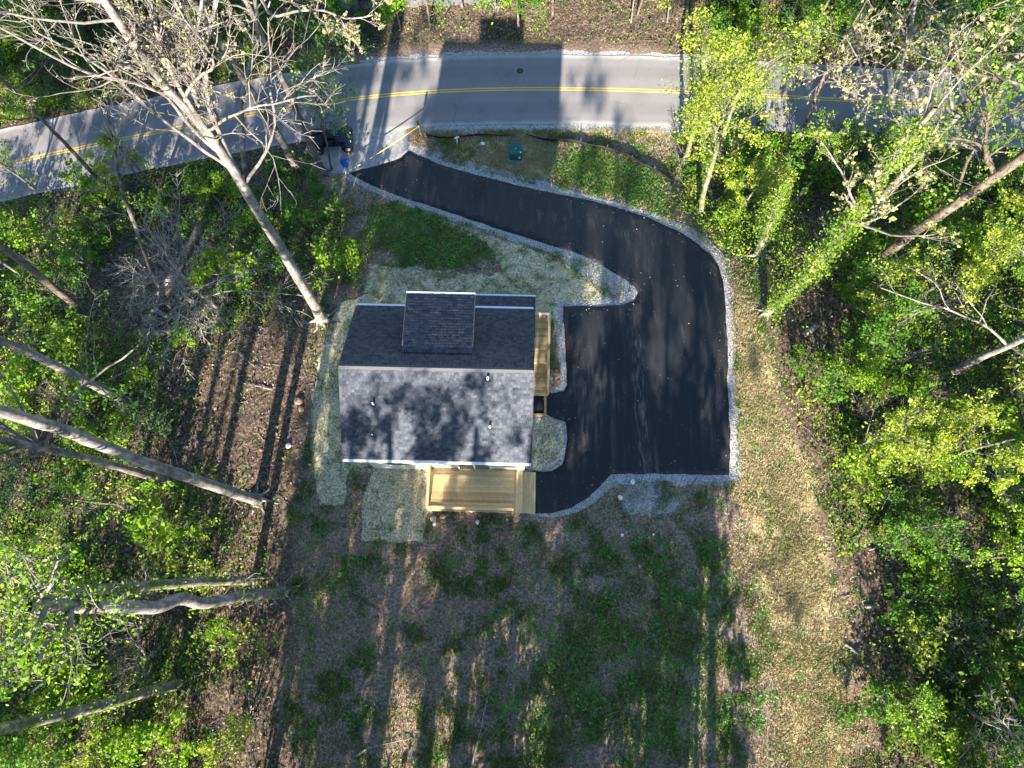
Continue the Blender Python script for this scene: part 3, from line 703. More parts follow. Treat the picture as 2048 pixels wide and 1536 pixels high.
def silt(pix, label, hts, seed):
    rng = np.random.default_rng(seed); W = [Vector(g(*q)) for q in pix]; base = W[0]
    t = thing('silt_fence', label, 'fence', base, group='black silt fences'); top, bot, pts = [], [], []
    P = np.array([tuple(w) for w in W]); d = np.r_[0, np.cumsum(np.linalg.norm(np.diff(P, axis=0), axis=1))]; s = np.arange(0, d[-1], .25); n = len(s)
    x = np.interp(s, d, P[:, 0]); y = np.interp(s, d, P[:, 1])+.06*np.sin(s*1.7+seed); z = zt(x, y); h = np.interp(s/d[-1], np.linspace(0, 1, len(hts)), hts)*(.85+.3*rng.random(n)); lean = (nz(s, s*0, 1.3, seed)-.3)*.35
    V = []
    for off in (-.012, .012):
        for k, f in enumerate((-.1, .35, .7, 1)): V.append(np.c_[x-base.x, y+off-lean*h*f*(1 if f > 0 else 0)-base.y, z+h*f-base.z])
    V = np.stack(V, 0); Fq = []
    def id_(r, i): return r*n+i
    for r in range(3):
        i = np.arange(n-1); Fq.append(np.c_[id_(r, i), id_(r, i+1), id_(r+1, i+1), id_(r+1, i)]); Fq.append(np.c_[id_(r+4, i), id_(r+5, i), id_(r+5, i+1), id_(r+4, i+1)])
    i = np.arange(n-1); Fq.append(np.c_[id_(3, i), id_(3, i+1), id_(7, i+1), id_(7, i)])
    mk('fabric', V.reshape(-1, 3), np.concatenate(Fq), M['black'], t, smooth=True)
    for i in range(0, n, 8):
        BM().box(-.022, .022, -.022, .022, -.1, max(.4, h[i]+.22), .004).done('stake', M['bark_brown'], t, (x[i]-base.x, y[i]+.04-base.y, z[i]-base.z)).rotation_euler = (rng.normal(0, .1), rng.normal(0, .1), 0)
silt([(852, 273), (880, 277), (940, 273), (1030, 270)], 'low sagging black silt fence between the road marker and the transformer box', [.16, .2, .12], 1)
silt([(1053, 271), (1085, 279), (1130, 285), (1200, 297), (1250, 312), (1300, 338), (1350, 372)], 'black silt fence curving from the transformer box toward the right-hand trees', [.12, .42, .45, .38, .35], 2)

pb = g(842, 270)
mp = thing('marker_post', 'thin yellow marker post with a dark paddle beside the driveway entrance', 'post', pb)
BM().tube([(0, 0, -.2), (-.03, .0, .6), (-.05, .0, 1.12)], .035, 8).done('post', M['tape'], mp)
BM().box(-.13, .03, -.012, .012, 1.08, 1.66, .03).done('paddle', M['black'], mp)
pa = Vector((pb[0]-.05, pb[1]-.04, pb[2]+1.05)); pe = Vector(g(693, 348)); pe.z += .75; pe.x, pe.y = at(693, 346, pe.z)
n = 30; tp = [pa.lerp(pe, i/(n-1))-Vector((0, 0, .10*math.sin(PI*i/(n-1)))) for i in range(n)]
V = [];
for i, q in enumerate(tp):
    a = .5*math.sin(i*.35); w = Vector((-.35*math.sin(a), -.6*math.sin(a), math.cos(a)))*.035
    V += [q-pa+w, q-pa-w, q-pa+w+Vector((.004, .004, 0)), q-pa-w+Vector((.004, .004, 0))]
k = np.arange(n-1)[:, None]*4
Fq = np.concatenate([k+np.array([[0, 1, 5, 4]]), k+np.array([[2, 6, 7, 3]]), k+np.array([[0, 4, 6, 2]]), k+np.array([[1, 3, 7, 5]])])
tape = tag(mk('caution_tape', np.array(V), Fq, M['tape']), 'yellow caution tape stretched across the driveway entrance', 'tape'); tape.location = pa

def buggy():
    p0 = g(668, 290); t = thing('utility_buggy', 'dark open off-road buggy parked under trees beside the driveway entrance', 'buggy', (p0[0], p0[1], p0[2]+.07), R(6))
    def wheel(x, y, r=.36, w=.26):
        prof = [(r*.55, -w/2), (r*.8, -w/2-.015), (r*.95, -w/2+.02), (r, -w/4), (r, w/4), (r*.95, w/2-.02), (r*.8, w/2+.015), (r*.55, w/2)]
        wh = BM().lathe(prof, 28).done('wheel', M['rubber'], t, (x, y, r), smooth=True)
        tr = BM()
        for k in range(14):
            for s in (-1, 1): tr.box(-.02, .02, min(s*.02, s*(w/2-.01)), max(s*.02, s*(w/2-.01)), r-.01, r+.022, 0, Matrix.Rotation(2*PI*(k+(.5 if s > 0 else 0))/14, 4, 'Y'))
        tr.done('tread', M['rubber'], wh)
        BM().lathe([(.02, -w*.2), (r*.3, -w*.28), (r*.56, -w*.42), (r*.56, w*.42), (r*.3, w*.28), (.02, w*.2)], 24).done('rim', M['rim'], wh)
    for x in (-1.05, 1.08):
        for y in (-.70, .70): wheel(x, y)
    BM().box(-1.25, 1.2, -.42, .42, .30, .48, .03).done('chassis', M['black'], t)
    BM().prism([(.35, .48), (.35, .92), (.75, .90), (1.35, .74), (1.42, .55), (1.35, .48)], -.5, .5, 'y').done('bonnet', M['navy'], t)
    for y in (-.72, .72):
        for x in (-1.05, 1.08):
            a = [(x+.46*math.cos(q), .36+.46*math.sin(q)) for q in np.linspace(.25, PI-.25, 7)]; b = [(x+.41*math.cos(q), .36+.41*math.sin(q)) for q in np.linspace(PI-.25, .25, 7)]
            BM().prism(a+b, y-.17, y+.17, 'y').done('mudguard', M['navy'], t)
    for y in (-.3, .3):
        BM().box(-.42, .08, y-.24, y+.24, .48, .64, .04).done('seat', M['black'], t); BM().box(-.5, -.40, y-.24, y+.24, .56, 1.1, .04).done('seat_back', M['black'], t)
    bd = BM().box(-1.42, -.58, -.62, .62, .62, .68, .01)
    for q in ((-1.42, -1.38, -.62, .62), (-.62, -.58, -.62, .62), (-1.42, -.58, -.62, -.58), (-1.42, -.58, .58, .62)): bd.box(*q, .68, .92, .008)
    bd.done('cargo_bed', M['navy'], t)
    for y in (-.56, .56): BM().tube([(.72, y, .72), (.55, y, 1.1), (.25, y, 1.78), (-.45, y, 1.80), (-.62, y, .7)], .026, 8).done('roll_bar', M['black'], t)
    for x, z in ((.25, 1.78), (-.45, 1.80), (-.1, 1.79)): BM().tube([(x, -.56, z), (x, .56, z)], .024, 8).done('roll_bar', M['black'], t)
    BM().box(-.47, .27, -.57, -.05, 1.80, 1.83, .01).done('roof_panel', M['black'], t)
    sw = BM().lathe([(.15, -.012), (.175, -.012), (.175, .012), (.15, .012)], 20, Matrix.Translation((.25, .3, .98))@Matrix.Rotation(R(60), 4, 'Y')@Matrix.Rotation(R(90), 4, 'X')).done('steering_wheel', M['black'], t)
    BM().tube([(1.40, -.45, .5), (1.52, -.42, .55), (1.52, .42, .55), (1.40, .45, .5)], .03, 8).done('bumper', M['black'], t)
    for y in (-.36, .36): BM().tube([(1.36, y, .68), (1.405, y, .68)], .075, 14).done('headlight', M['pvc'], t)
buggy()

def lump(name, px, py, r, m, seed, label, cat, group=None, sq=(1, .8, .6), world=None):
    """an irregular faceted stone, a little sunk in the ground"""
    rng = np.random.default_rng(seed); b = bmesh.new(); bmesh.ops.create_icosphere(b, subdivisions=2, radius=1)
    sc = np.array(sq)*r*rng.uniform(.8, 1.2, 3); pl = [(norm(rng.normal(size=3)), rng.uniform(.6, .95)) for _ in range(7)]
    for v in b.verts:
        c = np.array(v.co)
        for nn, d in pl:
            k = c@nn
            if k > d: c = c-nn*(k-d)
        v.co = c*sc
    me = bpy.data.meshes.new(name); b.to_mesh(me); b.free(); me.materials.append(m)
    o = bpy.data.objects.new(name, me); COL.objects.link(o); x, y, z = world if world else g(px, py)
    o.location = (x, y, z+sc[2]*.62); o.rotation_euler = (0, 0, rng.uniform(0, 6)); return tag(o, label, cat, group)
p = g(691, 329)
rng = np.random.default_rng(8); n = 13; gx, gy = np.meshgrid(np.linspace(-.26, .26, n), np.linspace(-.42, .42, n)); hz = .10+.30*nz(gx+5, gy+5, .22, 4)*np.clip(1.2-np.hypot(gx/.26, gy/.42)*.9, .05, 1)
V = np.c_[(gx*(1+.15*np.sin(gy*7))).ravel(), gy.ravel(), hz.ravel()]; i = (np.arange(n-1)[:, None]*n+np.arange(n-1)[None]).ravel()
lowV = V.copy(); lowV[:, 2] -= .02
V2 = np.r_[V, lowV]; Fq = np.stack([i, i+1, i+n+1, i+n], 1)
tp_ = tag(mk('tarp', V2, [Fq, Fq[:, ::-1]+n*n], M['tarp']), 'crumpled bright blue tarp at the foot of the leaning trees', 'tarp'); tp_.location = (p[0], p[1], p[2]-.05); tp_.rotation_euler = (0, 0, .3)

p = g(914, 288)
pv = thing('plastic_pipe', 'broken white plastic pipe standing at the silt fence', 'pipe', p)
BM().tube([(0, 0, -.1), (.02, .12, .35), (.03, .2, .62)], .045, 10).done('pipe', M['pvc'], pv)
BM().tube([(-.16, .12, .52), (.2, .22, .55)], .05, 10).done('pipe_tee', M['pvc'], pv)
p = g(965, 288); V = np.array([(-.16, -.1, .03), (.14, -.14, .08), (.18, .1, .03), (-.1, .12, .11), (0, 0, .14)]); V = np.r_[V, V-np.array([0, 0, .012])]
T5 = np.array([(0, 1, 4), (1, 2, 4), (2, 3, 4), (3, 0, 4)])
sc_ = tag(mk('paper_scrap', V, [T5, T5[:, ::-1]+5], M['pvc']), 'crumpled white paper scrap left of the transformer box', 'litter'); sc_.location = p
lump('stone', 1265, 964, .17, M['rock_white'], 1, 'white stone on the gravel along the south edge of the parking area', 'stone')
lump('stone', 1240, 995, .20, M['rock_white'], 2, 'larger pale stone on bare soil below the parking area', 'stone')
lump('stone', 1306, 1069, .10, M['rock_white'], 3, 'small white stone in the grass, right of its twin', 'stone')
lump('stone', 1244, 1070, .10, M['rock_white'], 4, 'small white stone in the grass below the pale stone', 'stone')
lump('stone', 598, 803, .24, M['rock_red'], 5, 'reddish boulder left of the straw strip, upper of a pair', 'stone', sq=(1, .95, .75))
lump('stone', 602, 818, .25, M['rock_red'], 6, 'flat reddish boulder left of the straw strip, lower of a pair', 'stone', sq=(1.1, .75, .5))
lump('stone', 578, 892, .20, M['rock_grey'], 7, 'grey stone on bare soil left of the lower straw strip', 'stone')
lump('stone', 867, 1038, .22, M['rock_grey'], 8, 'grey stone below the left corner of the back deck', 'stone')
lump('stone', 886, 1033, .2, M['rock_red'], 9, 'reddish stone under the front edge of the back deck', 'stone')
lump('stone', 869, 1047, .14, M['rock_white'], 10, 'pale stone below the left corner of the back deck', 'stone')
lump('stone', 955, 1045, .17, M['rock_white'], 11, 'pale stone below the middle of the back deck', 'stone')
rng = np.random.default_rng(4)
for k in range(40):
    a, q = rng.uniform(0, 6.28), rng.random()**.6; px, py = 1105+q*15*math.cos(a), 757+q*17*math.sin(a)
    lump('rubble_rock', px, py, rng.uniform(.08, .19), M['rock_red'] if rng.random() < .8 else M['rock_grey'], 100+k, 'reddish rock in the small heap beside the side steps', 'rock', 'rocks heaped beside the side steps')
for k in range(26):
    px, py = rng.uniform(520, 625), rng.uniform(690, 1000)
    lump('field_stone', px, py, rng.uniform(.05, .11), M['rock_red'] if rng.random() < .5 else M['rock_grey'], 200+k, 'small stone strewn on the bare soil left of the house', 'rock', 'small stones on the bare soil left of the house')

# ------------------------------------------------------------------ trees
B4 = [(13, .40, .80, .42, .18, .13, 12), (6, .48, .72, .25, .10, .16, 8), (5, .46, .70, .25, .08, .2, 6), (4, .45, .7, .3, .06, .22, 4)]
L4 = [(12, .40, .85, .40, .16, .12, 10), (6, .52, .75, .25, .08, .15, 7), (5, .48, .75, .25, .05, .2, 5)]
LT = [(11, .26, .85, .86, .16, .12, 10), (6, .52, .75, .25, .08, .15, 7), (5, .48, .75, .25, .05, .2, 5)]
def tree(name, label, pix, r0, H, bark, lv=None, leaf=None, nleaf=0, lsize=.12, spread=.35, seed=0, limbs=(), ivy=0, group=None, taper=.32, twig=None, rmin=.010, cat='tree', base=None, wob=.05, ivy_r=.22, ivy_m='leaf_ivy', lt0=.35, vines=0, ivy_t=(0, 1), sub=1.0):
    rng = np.random.default_rng(seed+1000)
    base = np.array(base if base is not None else g(*pix[0])); pts = [base-np.array([0, 0, .15])]; h = 0
    for q in pix[1:]:
        w = np.array(up_from(base, *q, lo=h+.4)); h = w[2]-base[2]; pts.append(w)
    if H > h+.5:
        d = norm(pts[-1]-pts[-2]) if len(pts) > 1 else np.array([0, 0, 1.]); d = norm(d*.5+np.array([rng.normal(0, .05), rng.normal(0, .05), .6])); pts.append(pts[-1]+d*(H-h)/max(d[2], .4))
    K = 52; d = np.r_[0, np.cumsum(np.linalg.norm(np.diff(pts, axis=0), axis=1))]/np.linalg.norm(np.diff(pts, axis=0), axis=1).sum()
    P, _ = resample(pts, np.zeros(len(pts)), K, rng, wob*.22); s = np.linspace(0, 1, K); rad = r0*(1-(1-taper)*s); rad[0] *= 1.55; rad[1] *= 1.2; rad[2] *= 1.06
    t = thing(name, label, cat, base, group=group)
    tubes_obj('trunk', [(P[None], rad[None], 12)], M[bark], t, base)
    if r0 > .12:
        a = rng.uniform(0, .9)+np.arange(7)*.9; L = r0*rng.uniform(2.4, 4.6, 7); q = np.linspace(0, 1, 5); RT = np.zeros((7, 5, 3))
        RT[..., 0] = base[0]+np.cos(a)[:, None]*(r0*.5+L[:, None]*q)+rng.normal(0, .04, (7, 5)); RT[..., 1] = base[1]+np.sin(a)[:, None]*(r0*.5+L[:, None]*q)+rng.normal(0, .04, (7, 5))
        RT[..., 2] = zt(RT[..., 0], RT[..., 1])+r0*1.1*(1-q)**2.2-.04*q
        tubes_obj('roots', [(RT, np.tile(r0*np.array([.42, .34, .24, .15, .06]), (7, 1)), 6)], M[bark], t, base)
    parents = [(P[None], rad[None])]; stems = []
    for lb in limbs:
        i0 = max(1, min(K-2, int(lb['t']*(K-1)))); o = P[i0]; q0 = np.array([o[0], o[1], base[2]]); lp = [o]; hh = o[2]-base[2]
        for q in lb['px']:
            w = np.array(up_from(q0, *q, lo=hh+.3)); hh = w[2]-base[2]; lp.append(w)
        Q, _ = resample(lp, np.zeros(len(lp)), 18, rng, .03); rr = np.linspace(lb['r'], lb['r']*.35, 18)
        tubes_obj('limb', [(Q[None], rr[None], 9)], M[bark], t, base); stems.append((Q[None], rr[None])); parents.append((Q[None], rr[None]))
    if lv:
        parts = []; cur = parents
        for li, (m, ratio, ang, t0, up, wig, K2) in enumerate(lv):
            nxt = []
            for (pp, rr) in cur:
                Q, qr = grow(pp, rr, m, ratio, ang, t0, up, wig, K2, rng, rmin=rmin, rr=.5 if li == 0 else .62); nxt.append((Q, qr)); parts.append((Q, qr, (6, 4, 3, 3)[min(li, 3)]))
            cur = nxt
        cr = tubes_obj('crown', parts, M[twig or bark], t, base)
        if leaf and nleaf:
            allq = np.concatenate([q for q, _ in cur])
            if sub < 1: allq = allq[rng.random(len(allq)) < sub]
            C = along(allq, nleaf, rng, lt0)
            C = C+rng.normal(0, spread*.5, C.shape); V, Fq, tn = leaves(C, lsize, rng)
            mk('foliage', V-base, Fq, M[leaf], cr, tint=tn)
    if vines:
        Q, qr = grow(P[None, :int(K*.4)], rad[None, :int(K*.4)]*.2, vines, .16, 1.2, 0, -.05, .35, 8, rng, rmin=.012); tubes_obj('vines', [(Q, qr, 4)], M['bark_lite'], t, base)
    if ivy:
        allp = parents; C = []
        for pp, rr in allp:
            nn = ivy//len(allp); s2 = rng.uniform(ivy_t[0], ivy_t[1], nn); tt = s2*(pp.shape[1]-1); i = np.minimum(tt.astype(int), pp.shape[1]-2); f = (tt-i)[:, None]
            o = pp[0, i]*(1-f)+pp[0, i+1]*f; rd = rr[0, i]; C.append(o+norm(rng.normal(size=(nn, 3)))*(rd+np.abs(rng.normal(0, ivy_r, nn))*(.25+2.2*nz(o[:, 2], o[:, 0], .8, seed)**2))[:, None])
        V, Fq, tn = leaves(np.concatenate(C), .11, rng, .4); mk('ivy', V-base, Fq, M[ivy_m], t, tint=tn)
    return t

# the bare and budding trees at upper left
tree('bare_tree', 'big forked bare grey tree rooted beside the straw strip left of the house', [(645, 640), (590, 545), (520, 430), (450, 312), (385, 228), (320, 165), (270, 90), (225, 25)], .32, 28, 'bark_pale',
     [(16, .29, .75, .5, .20, .13, 12), (8, .48, .7, .25, .07, .17, 7), (5, .46, .7, .25, .05, .2, 5), (3, .45, .7, .3, .04, .22, 3)], 'bud', 1500, .09, .1, 1, twig='bark_lite', taper=.3,
     limbs=[dict(t=.50, px=[(425, 245), (417, 170), (414, 78), (430, 5), (440, -60)], r=.15), dict(t=.53, px=[(402, 240), (380, 156), (392, 85), (402, 20), (410, -60)], r=.12), dict(t=.60, px=[(360, 180), (330, 100), (306, 60), (300, -30)], r=.11)], rmin=.011)
tree('budding_tree', 'slender grey tree with budding branches reaching over the road at upper left', [(491, 365), (484, 300), (481, 210), (494, 146), (517, 80)], .20, 21, 'bark_pale', [(10, .36, .95, .55, .05, .15, 11), (6, .46, .75, .3, .04, .18, 7), (5, .46, .75, .3, .04, .2, 5), (3, .45, .7, .3, .04, .2, 4)], 'bud', 1500, .12, .08, 2, twig='twig_pale',
     limbs=[dict(t=.72, px=[(548, 45), (590, 20), (650, 18), (700, 45), (745, 30)], r=.09)], rmin=.012)
tree('bare_tree', 'straight grey trunk behind the buggy, leaning up past the yellow road lines', [(646, 346), (614, 270), (586, 203), (529, 88), (495, 8)], .24, 24, 'bark_grey', [(8, .3, .85, .6, .12, .13, 10), (5, .46, .7, .3, .08, .17, 7), (4, .46, .7, .3, .05, .2, 5)], 'bud', 400, .1, .1, 3, twig='bark_lite')
tree('bare_tree', 'grey trunk crossing the yellow road lines left of the buggy', [(594, 338), (534, 234), (446, 96), (390, 15)], .27, 25, 'bark_grey', [(9, .3, .85, .6, .12, .13, 10), (5, .46, .7, .3, .08, .17, 7), (4, .46, .7, .3, .05, .2, 5)], 'bud', 400, .1, .1, 4, twig='bark_lite')
tree('young_tree', 'thin young tree with small green leaves in front of the buggy', [(664, 340), (655, 290), (646, 247), (638, 214)], .085, 9, 'bark_brown', L4, 'leaf_lime', 420, .11, .25, 5, rmin=.008)
tree('young_tree', 'leafy young tree overhanging the road edge right of the grey trunks', [(612, 300), (640, 190)], .10, 10, 'bark_grey', [(12, .45, .9, .35, .1, .12, 9), (5, .5, .8, .3, .05, .15, 6), (4, .5, .75, .3, .03, .2, 4)], 'leaf_mid', 2200, .13, .4, 6)
tree('bare_tree', 'dark slanting trunk over the road at the left edge', [(240, 405), (150, 310), (60, 215), (0, 155)], .16, 17, 'bark_brown', [(9, .35, .85, .5, .1, .13, 9), (5, .46, .7, .3, .08, .17, 7), (4, .46, .7, .3, .05, .2, 5)], 'leaf_lime', 700, .12, .2, 7)
tree('bare_tree', 'thin bare tree standing between the road and the dead snag', [(275, 470), (248, 395), (235, 330), (228, 260)], .15, 11, 'bark_grey', [(9, .35, .85, .4, .1, .15, 9), (5, .46, .7, .3, .08, .17, 7), (4, .46, .7, .3, .05, .2, 5)], None, 0, .12, .2, 8, twig='bark_lite')
tree('bare_tree', 'short broken brown trunk in the ivy below the left road bend', [(352, 410), (300, 358), (265, 325)], .10, 7, 'bark_brown', [(6, .35, .85, .3, .1, .15, 8), (4, .46, .7, .3, .08, .17, 6)], None, 0, seed=9)
# trunks leaning in from the left edge
tree('tall_tree', 'brown straight trunk leaving the left edge above the pale trunks', [(178, 630), (100, 570), (20, 505)], .26, 22, 'bark_brown', LT, 'leaf_lime', 2600, .095, .4, 10)
tree('tall_tree', 'pale grey trunk on the left, highest of the three pale leaning trunks', [(258, 806), (180, 766), (90, 722), (0, 680)], .27, 22, 'bark_pale', LT, 'leaf_lime', 2000, .095, .4, 11)
tree('tall_tree', 'longest pale trunk on the left with its foot near the yard', [(516, 1000), (420, 968), (300, 925), (150, 866), (0, 822)], .30, 24, 'bark_pale', LT, 'leaf_lime', 2000, .095, .4, 12, taper=.55)
tree('tall_tree', 'rough grey trunk running just under the longest pale trunk', [(345, 962), (290, 950), (160, 910), (20, 882)], .22, 22, 'bark_grey', L4, 'leaf_lime', 1800, .095, .4, 13, taper=.5)
tree('tall_tree', 'kinked white trunk with tangled vines at its foot, lower left', [(565, 1186), (480, 1192), (400, 1208), (352, 1192), (325, 1216), (200, 1212), (80, 1212)], .27, 21, 'bark_pale', LT, 'leaf_lime', 2200, .095, .4, 14, vines=70, ivy=500, ivy_t=(0, .35), ivy_r=.1, taper=.75, wob=.02)
tree('tall_tree', 'mossy trunk just above the kinked white trunk, lower left', [(512, 1160), (400, 1163), (300, 1170), (60, 1188)], .24, 20, 'bark_moss', LT, 'leaf_lime', 2200, .095, .4, 15, vines=40, ivy=900, ivy_r=.14, taper=.7)
tree('tall_tree', 'mossy vine-clad trunk in the bottom left corner', [(355, 1368), (260, 1395), (150, 1425), (0, 1462)], .26, 21, 'bark_moss', LT, 'leaf_mid', 2200, .095, .4, 16, ivy=1300, ivy_r=.16, taper=.7)
for i, (px, py, H, lf, nl, lab) in enumerate([
    (150, 905, 9, 'leaf_lime', 2600, 'lime leaved tree between the two highest pale trunks on the left'),
    (215, 560, 6, 'leaf_mid', 1500, 'small green tree beside the foot of the brown left trunk'),
    (110, 1140, 10, 'leaf_lime', 4200, 'bright lime tree over the kinked white trunk at the left edge'),
    (60, 560, 8, 'leaf_lime', 1800, 'lime tree at the left edge above the brown trunk'),
    (60, 1330, 9, 'leaf_mid', 3200, 'mid green tree at the left edge above the bottom corner'),
    (200, 1490, 7, 'leaf_mid', 3000, 'mid green tree cut by the bottom edge at far left'),
    (480, 1470, 4, 'leaf_yel', 1300, 'yellow green sapling along the lower left edge of the yard'),
    (70, 380, 6, 'leaf_lime', 1300, 'sparse lime sapling by the road at the left edge'),
    (270, 1010, 7, 'leaf_lime', 1100, 'sparse lime sapling under the longest pale trunk')]):
    tree('leafy_tree', lab, [(px, py)], .05+.008*H, H, 'bark_grey', [(11, .45, .95, .25, .12, .12, 8), (6, .5, .8, .25, .05, .15, 6), (5, .5, .75, .25, .03, .2, 4)], lf, nl, .12, .24, 40+i, sub=.55, rmin=.007)

# dead snag and split logs on the left
tree('dead_tree', 'dead grey tree with a wide fan of bare twigs leaning over the left woods', [(452, 628), (400, 588), (345, 538)], .12, 6.5, 'deadwood', [(24, .85, 1.1, .4, .01, .10, 10), (9, .5, .7, .15, .0, .14, 7), (7, .5, .65, .2, 0, .18, 5)], None, 0, seed=17, rmin=.017, twig='twig_pale')
def log(name, label, pix, r, m, zs, seed=0, cat='log', rough=.12, n=10, K=14, tip=.8):
    rng = np.random.default_rng(seed); W = np.array([[*at(*q, gz(*g(*q)[:2])+z), g(*q)[2]+z] for q, z in zip(pix, zs)])
    P, rr = resample(W, np.linspace(r, r*tip, len(W)), K, rng, .01); V, Fq = tubes(P[None], rr[None], n)
    V = V.reshape(K, n, 3); V = P[:, None]+(V-P[:, None])*(1+rough*rng.normal(size=(1, n, 1))+rough*.5*rng.normal(size=(K, n, 1)))
    V = V.reshape(-1, 3); c0 = len(V); V = np.r_[V, [P[0], P[-1]]]; j = np.arange(n)
    tri = np.r_[np.c_[np.full(n, c0), (j+1) % n, j], np.c_[np.full(n, c0+1), (K-1)*n+j, (K-1)*n+(j+1) % n]]
    o = mk(name, V-W[0], [Fq, tri], M[m]); o.location = W[0]; return tag(o, label, cat)
log('broken_trunk', 'dark rotten trunk leaning behind the dead grey tree', [(318, 612), (352, 545), (405, 445)], .30, 'bark_brown', [.2, 1.6, 3.2], 1, 'snag', .16)
log('broken_trunk', 'pale splintered stub leaning in front of the dark rotten trunk', [(322, 588), (346, 548)], .26, 'deadwood', [.5, 2.2], 2, 'snag', .2, tip=.55)
log('split_log', 'split weathered log lying below the dead grey tree', [(305, 668), (340, 664), (376, 670)], .20, 'deadwood', [.14, .2, .16], 3, rough=.28)
log('split_log', 'jagged splintered root piece under the dead grey tree', [(308, 620), (330, 632), (358, 641)], .16, 'deadwood', [.3, .25, .1], 4, rough=.35, tip=.3)
log('slender_trunk', 'slender brown pole crossing the dead twigs on the left', [(344, 622), (300, 540), (275, 470)], .13, 'bark_brown', [.1, 1.4, 2.6], 5, 'snag', .06)
log('fallen_log', 'pale fallen log at the yard edge right of the parking area', [(1608, 672), (1632, 652)], .17, 'deadwood', [.15, .2], 6)
log('leaning_snag', 'leaning brown broken trunk in the right woods below the road', [(1588, 405), (1640, 345), (1676, 290)], .14, 'bark_brown', [.2, 2.0, 3.2], 7, 'snag', .08)
log('fallen_log', 'long fallen trunk sloping down to the right edge, lower right', [(1925, 1238), (1990, 1330), (2040, 1430)], .14, 'bark_grey', [.3, .3, .3], 8)
log('fallen_log', 'short fallen log pointing out of the lower right undergrowth', [(1730, 1213), (1758, 1214)], .09, 'deadwood', [.1, .12], 9)
log('fallen_log', 'thin fallen log across the dark gap at lower right', [(1770, 1255), (1850, 1265), (1925, 1275)], .10, 'bark_grey', [.12, .15, .15], 10)
log('fallen_log', 'stub log at the edge of the dry strip, lower right', [(1690, 1288), (1716, 1306)], .08, 'deadwood', [.08, .1], 11)

# right-hand woods
tree('leafy_tree', 'bright yellow green tree spreading over the road right of the sunlit patch', [(1402, 425), (1412, 370), (1440, 290), (1478, 185)], .19, 13, 'bark_moss', [(16, .42, 1.0, .45, .1, .12, 10), (6, .52, .8, .25, .05, .15, 7), (5, .5, .75, .2, .03, .2, 5)], 'leaf_yel', 11000, .115, .42, 60, limbs=[dict(t=.5, px=[(1430, 240), (1420, 160), (1400, 110)], r=.08)], ivy=700, ivy_r=.08, ivy_m='leaf_yel')
tree('mossy_tree', 'bent mossy trunk beside the silt fence under the yellow green tree', [(1362, 337), (1380, 290), (1388, 255), (1425, 200)], .17, 11, 'bark_moss', L4, 'leaf_yel', 1900, .12, .4, 61, ivy=500, ivy_r=.05, ivy_m='leaf_yel')
tree('mossy_tree', 'thin upright mossy stem between the two yellow green trees', [(1405, 300), (1420, 245), (1440, 205)], .10, 9, 'bark_moss', L4, 'leaf_yel', 1200, .12, .4, 62)
tree('reddish_tree', 'reddish brown thin tree leaning over the road, right', [(1598, 272), (1620, 225), (1652, 140)], .12, 12, 'bark_brown', [(8, .35, .9, .5, .1, .15, 8), (5, .5, .75, .3, .05, .15, 6), (4, .5, .75, .3, .03, .2, 4)], 'bud', 500, .1, .1, 63)
tree('reddish_tree', 'short reddish trunk right of the yellow green tree', [(1462, 310), (1490, 260), (1512, 200)], .11, 9, 'bark_brown', L4, 'leaf_mid', 900, .12, .4, 64)
tree('ivy_stump', 'thick mossy stump wrapped in bright ivy by the driveway bend', [(1518, 512), (1532, 470), (1556, 405), (1580, 350)], .34, 7, 'bark_moss', None, ivy=6000, ivy_r=.34, ivy_t=(.3, 1), seed=65, taper=.6)
tree('ivy_tree', 'long ivy-covered leaning trunk below the ivy stump, right of the parking area', [(1532, 625), (1590, 575), (1650, 508), (1720, 410), (1790, 312), (1850, 240)], .27, 19, 'bark_moss', [(10, .32, .9, .55, .1, .14, 10), (5, .48, .72, .3, .06, .16, 7), (5, .48, .7, .3, .04, .2, 5)], 'bud', 700, .13, .12, 66, ivy=12500, ivy_r=.26, ivy_t=(.06, .95), twig='bark_lite')
tree('tall_tree', 'stout brown trunk slanting to the right edge, with ivy along it', [(1742, 530), (1820, 470), (1900, 415), (1980, 360), (2048, 312)], .33, 21, 'bark_brown', L4, 'leaf_mid', 2500, .14, .4, 67, ivy=1200, ivy_r=.12, taper=.6)
tree('tall_tree', 'pale trunk partly hidden in ivy above the stout brown trunk', [(1680, 475), (1745, 415), (1830, 320), (1920, 225)], .24, 18, 'bark_grey', L4, 'leaf_ivy', 2200, .12, .4, 68, ivy=3200, ivy_r=.18, taper=.6)
tree('budding_tree', 'bare white-branched tree with round pale buds over the upper right road', [(1790, 335), (1815, 300), (1850, 262), (1838, 190), (1805, 135)], .18, 19, 'bark_pale', [(17, .42, 1.05, .35, .06, .16, 12), (6, .48, .75, .3, .05, .2, 8), (5, .46, .75, .3, .04, .22, 5)], 'bud', 3200, .15, .05, 69, twig='twig_pale', rmin=.02, limbs=[dict(t=.55, px=[(1880, 180), (1870, 100), (1850, 20)], r=.09), dict(t=.5, px=[(1780, 205), (1730, 140), (1690, 70)], r=.09)], lt0=.85)
tree('budding_tree', 'bare pale tree filling the top right corner', [(1935, 300), (1985, 210), (2030, 120)], .22, 20, 'bark_pale', [(14, .42, .95, .35, .06, .15, 11), (6, .48, .75, .3, .05, .2, 8), (5, .46, .75, .3, .04, .22, 5)], 'bud', 1600, .14, .08, 70, twig='twig_pale', rmin=.013)
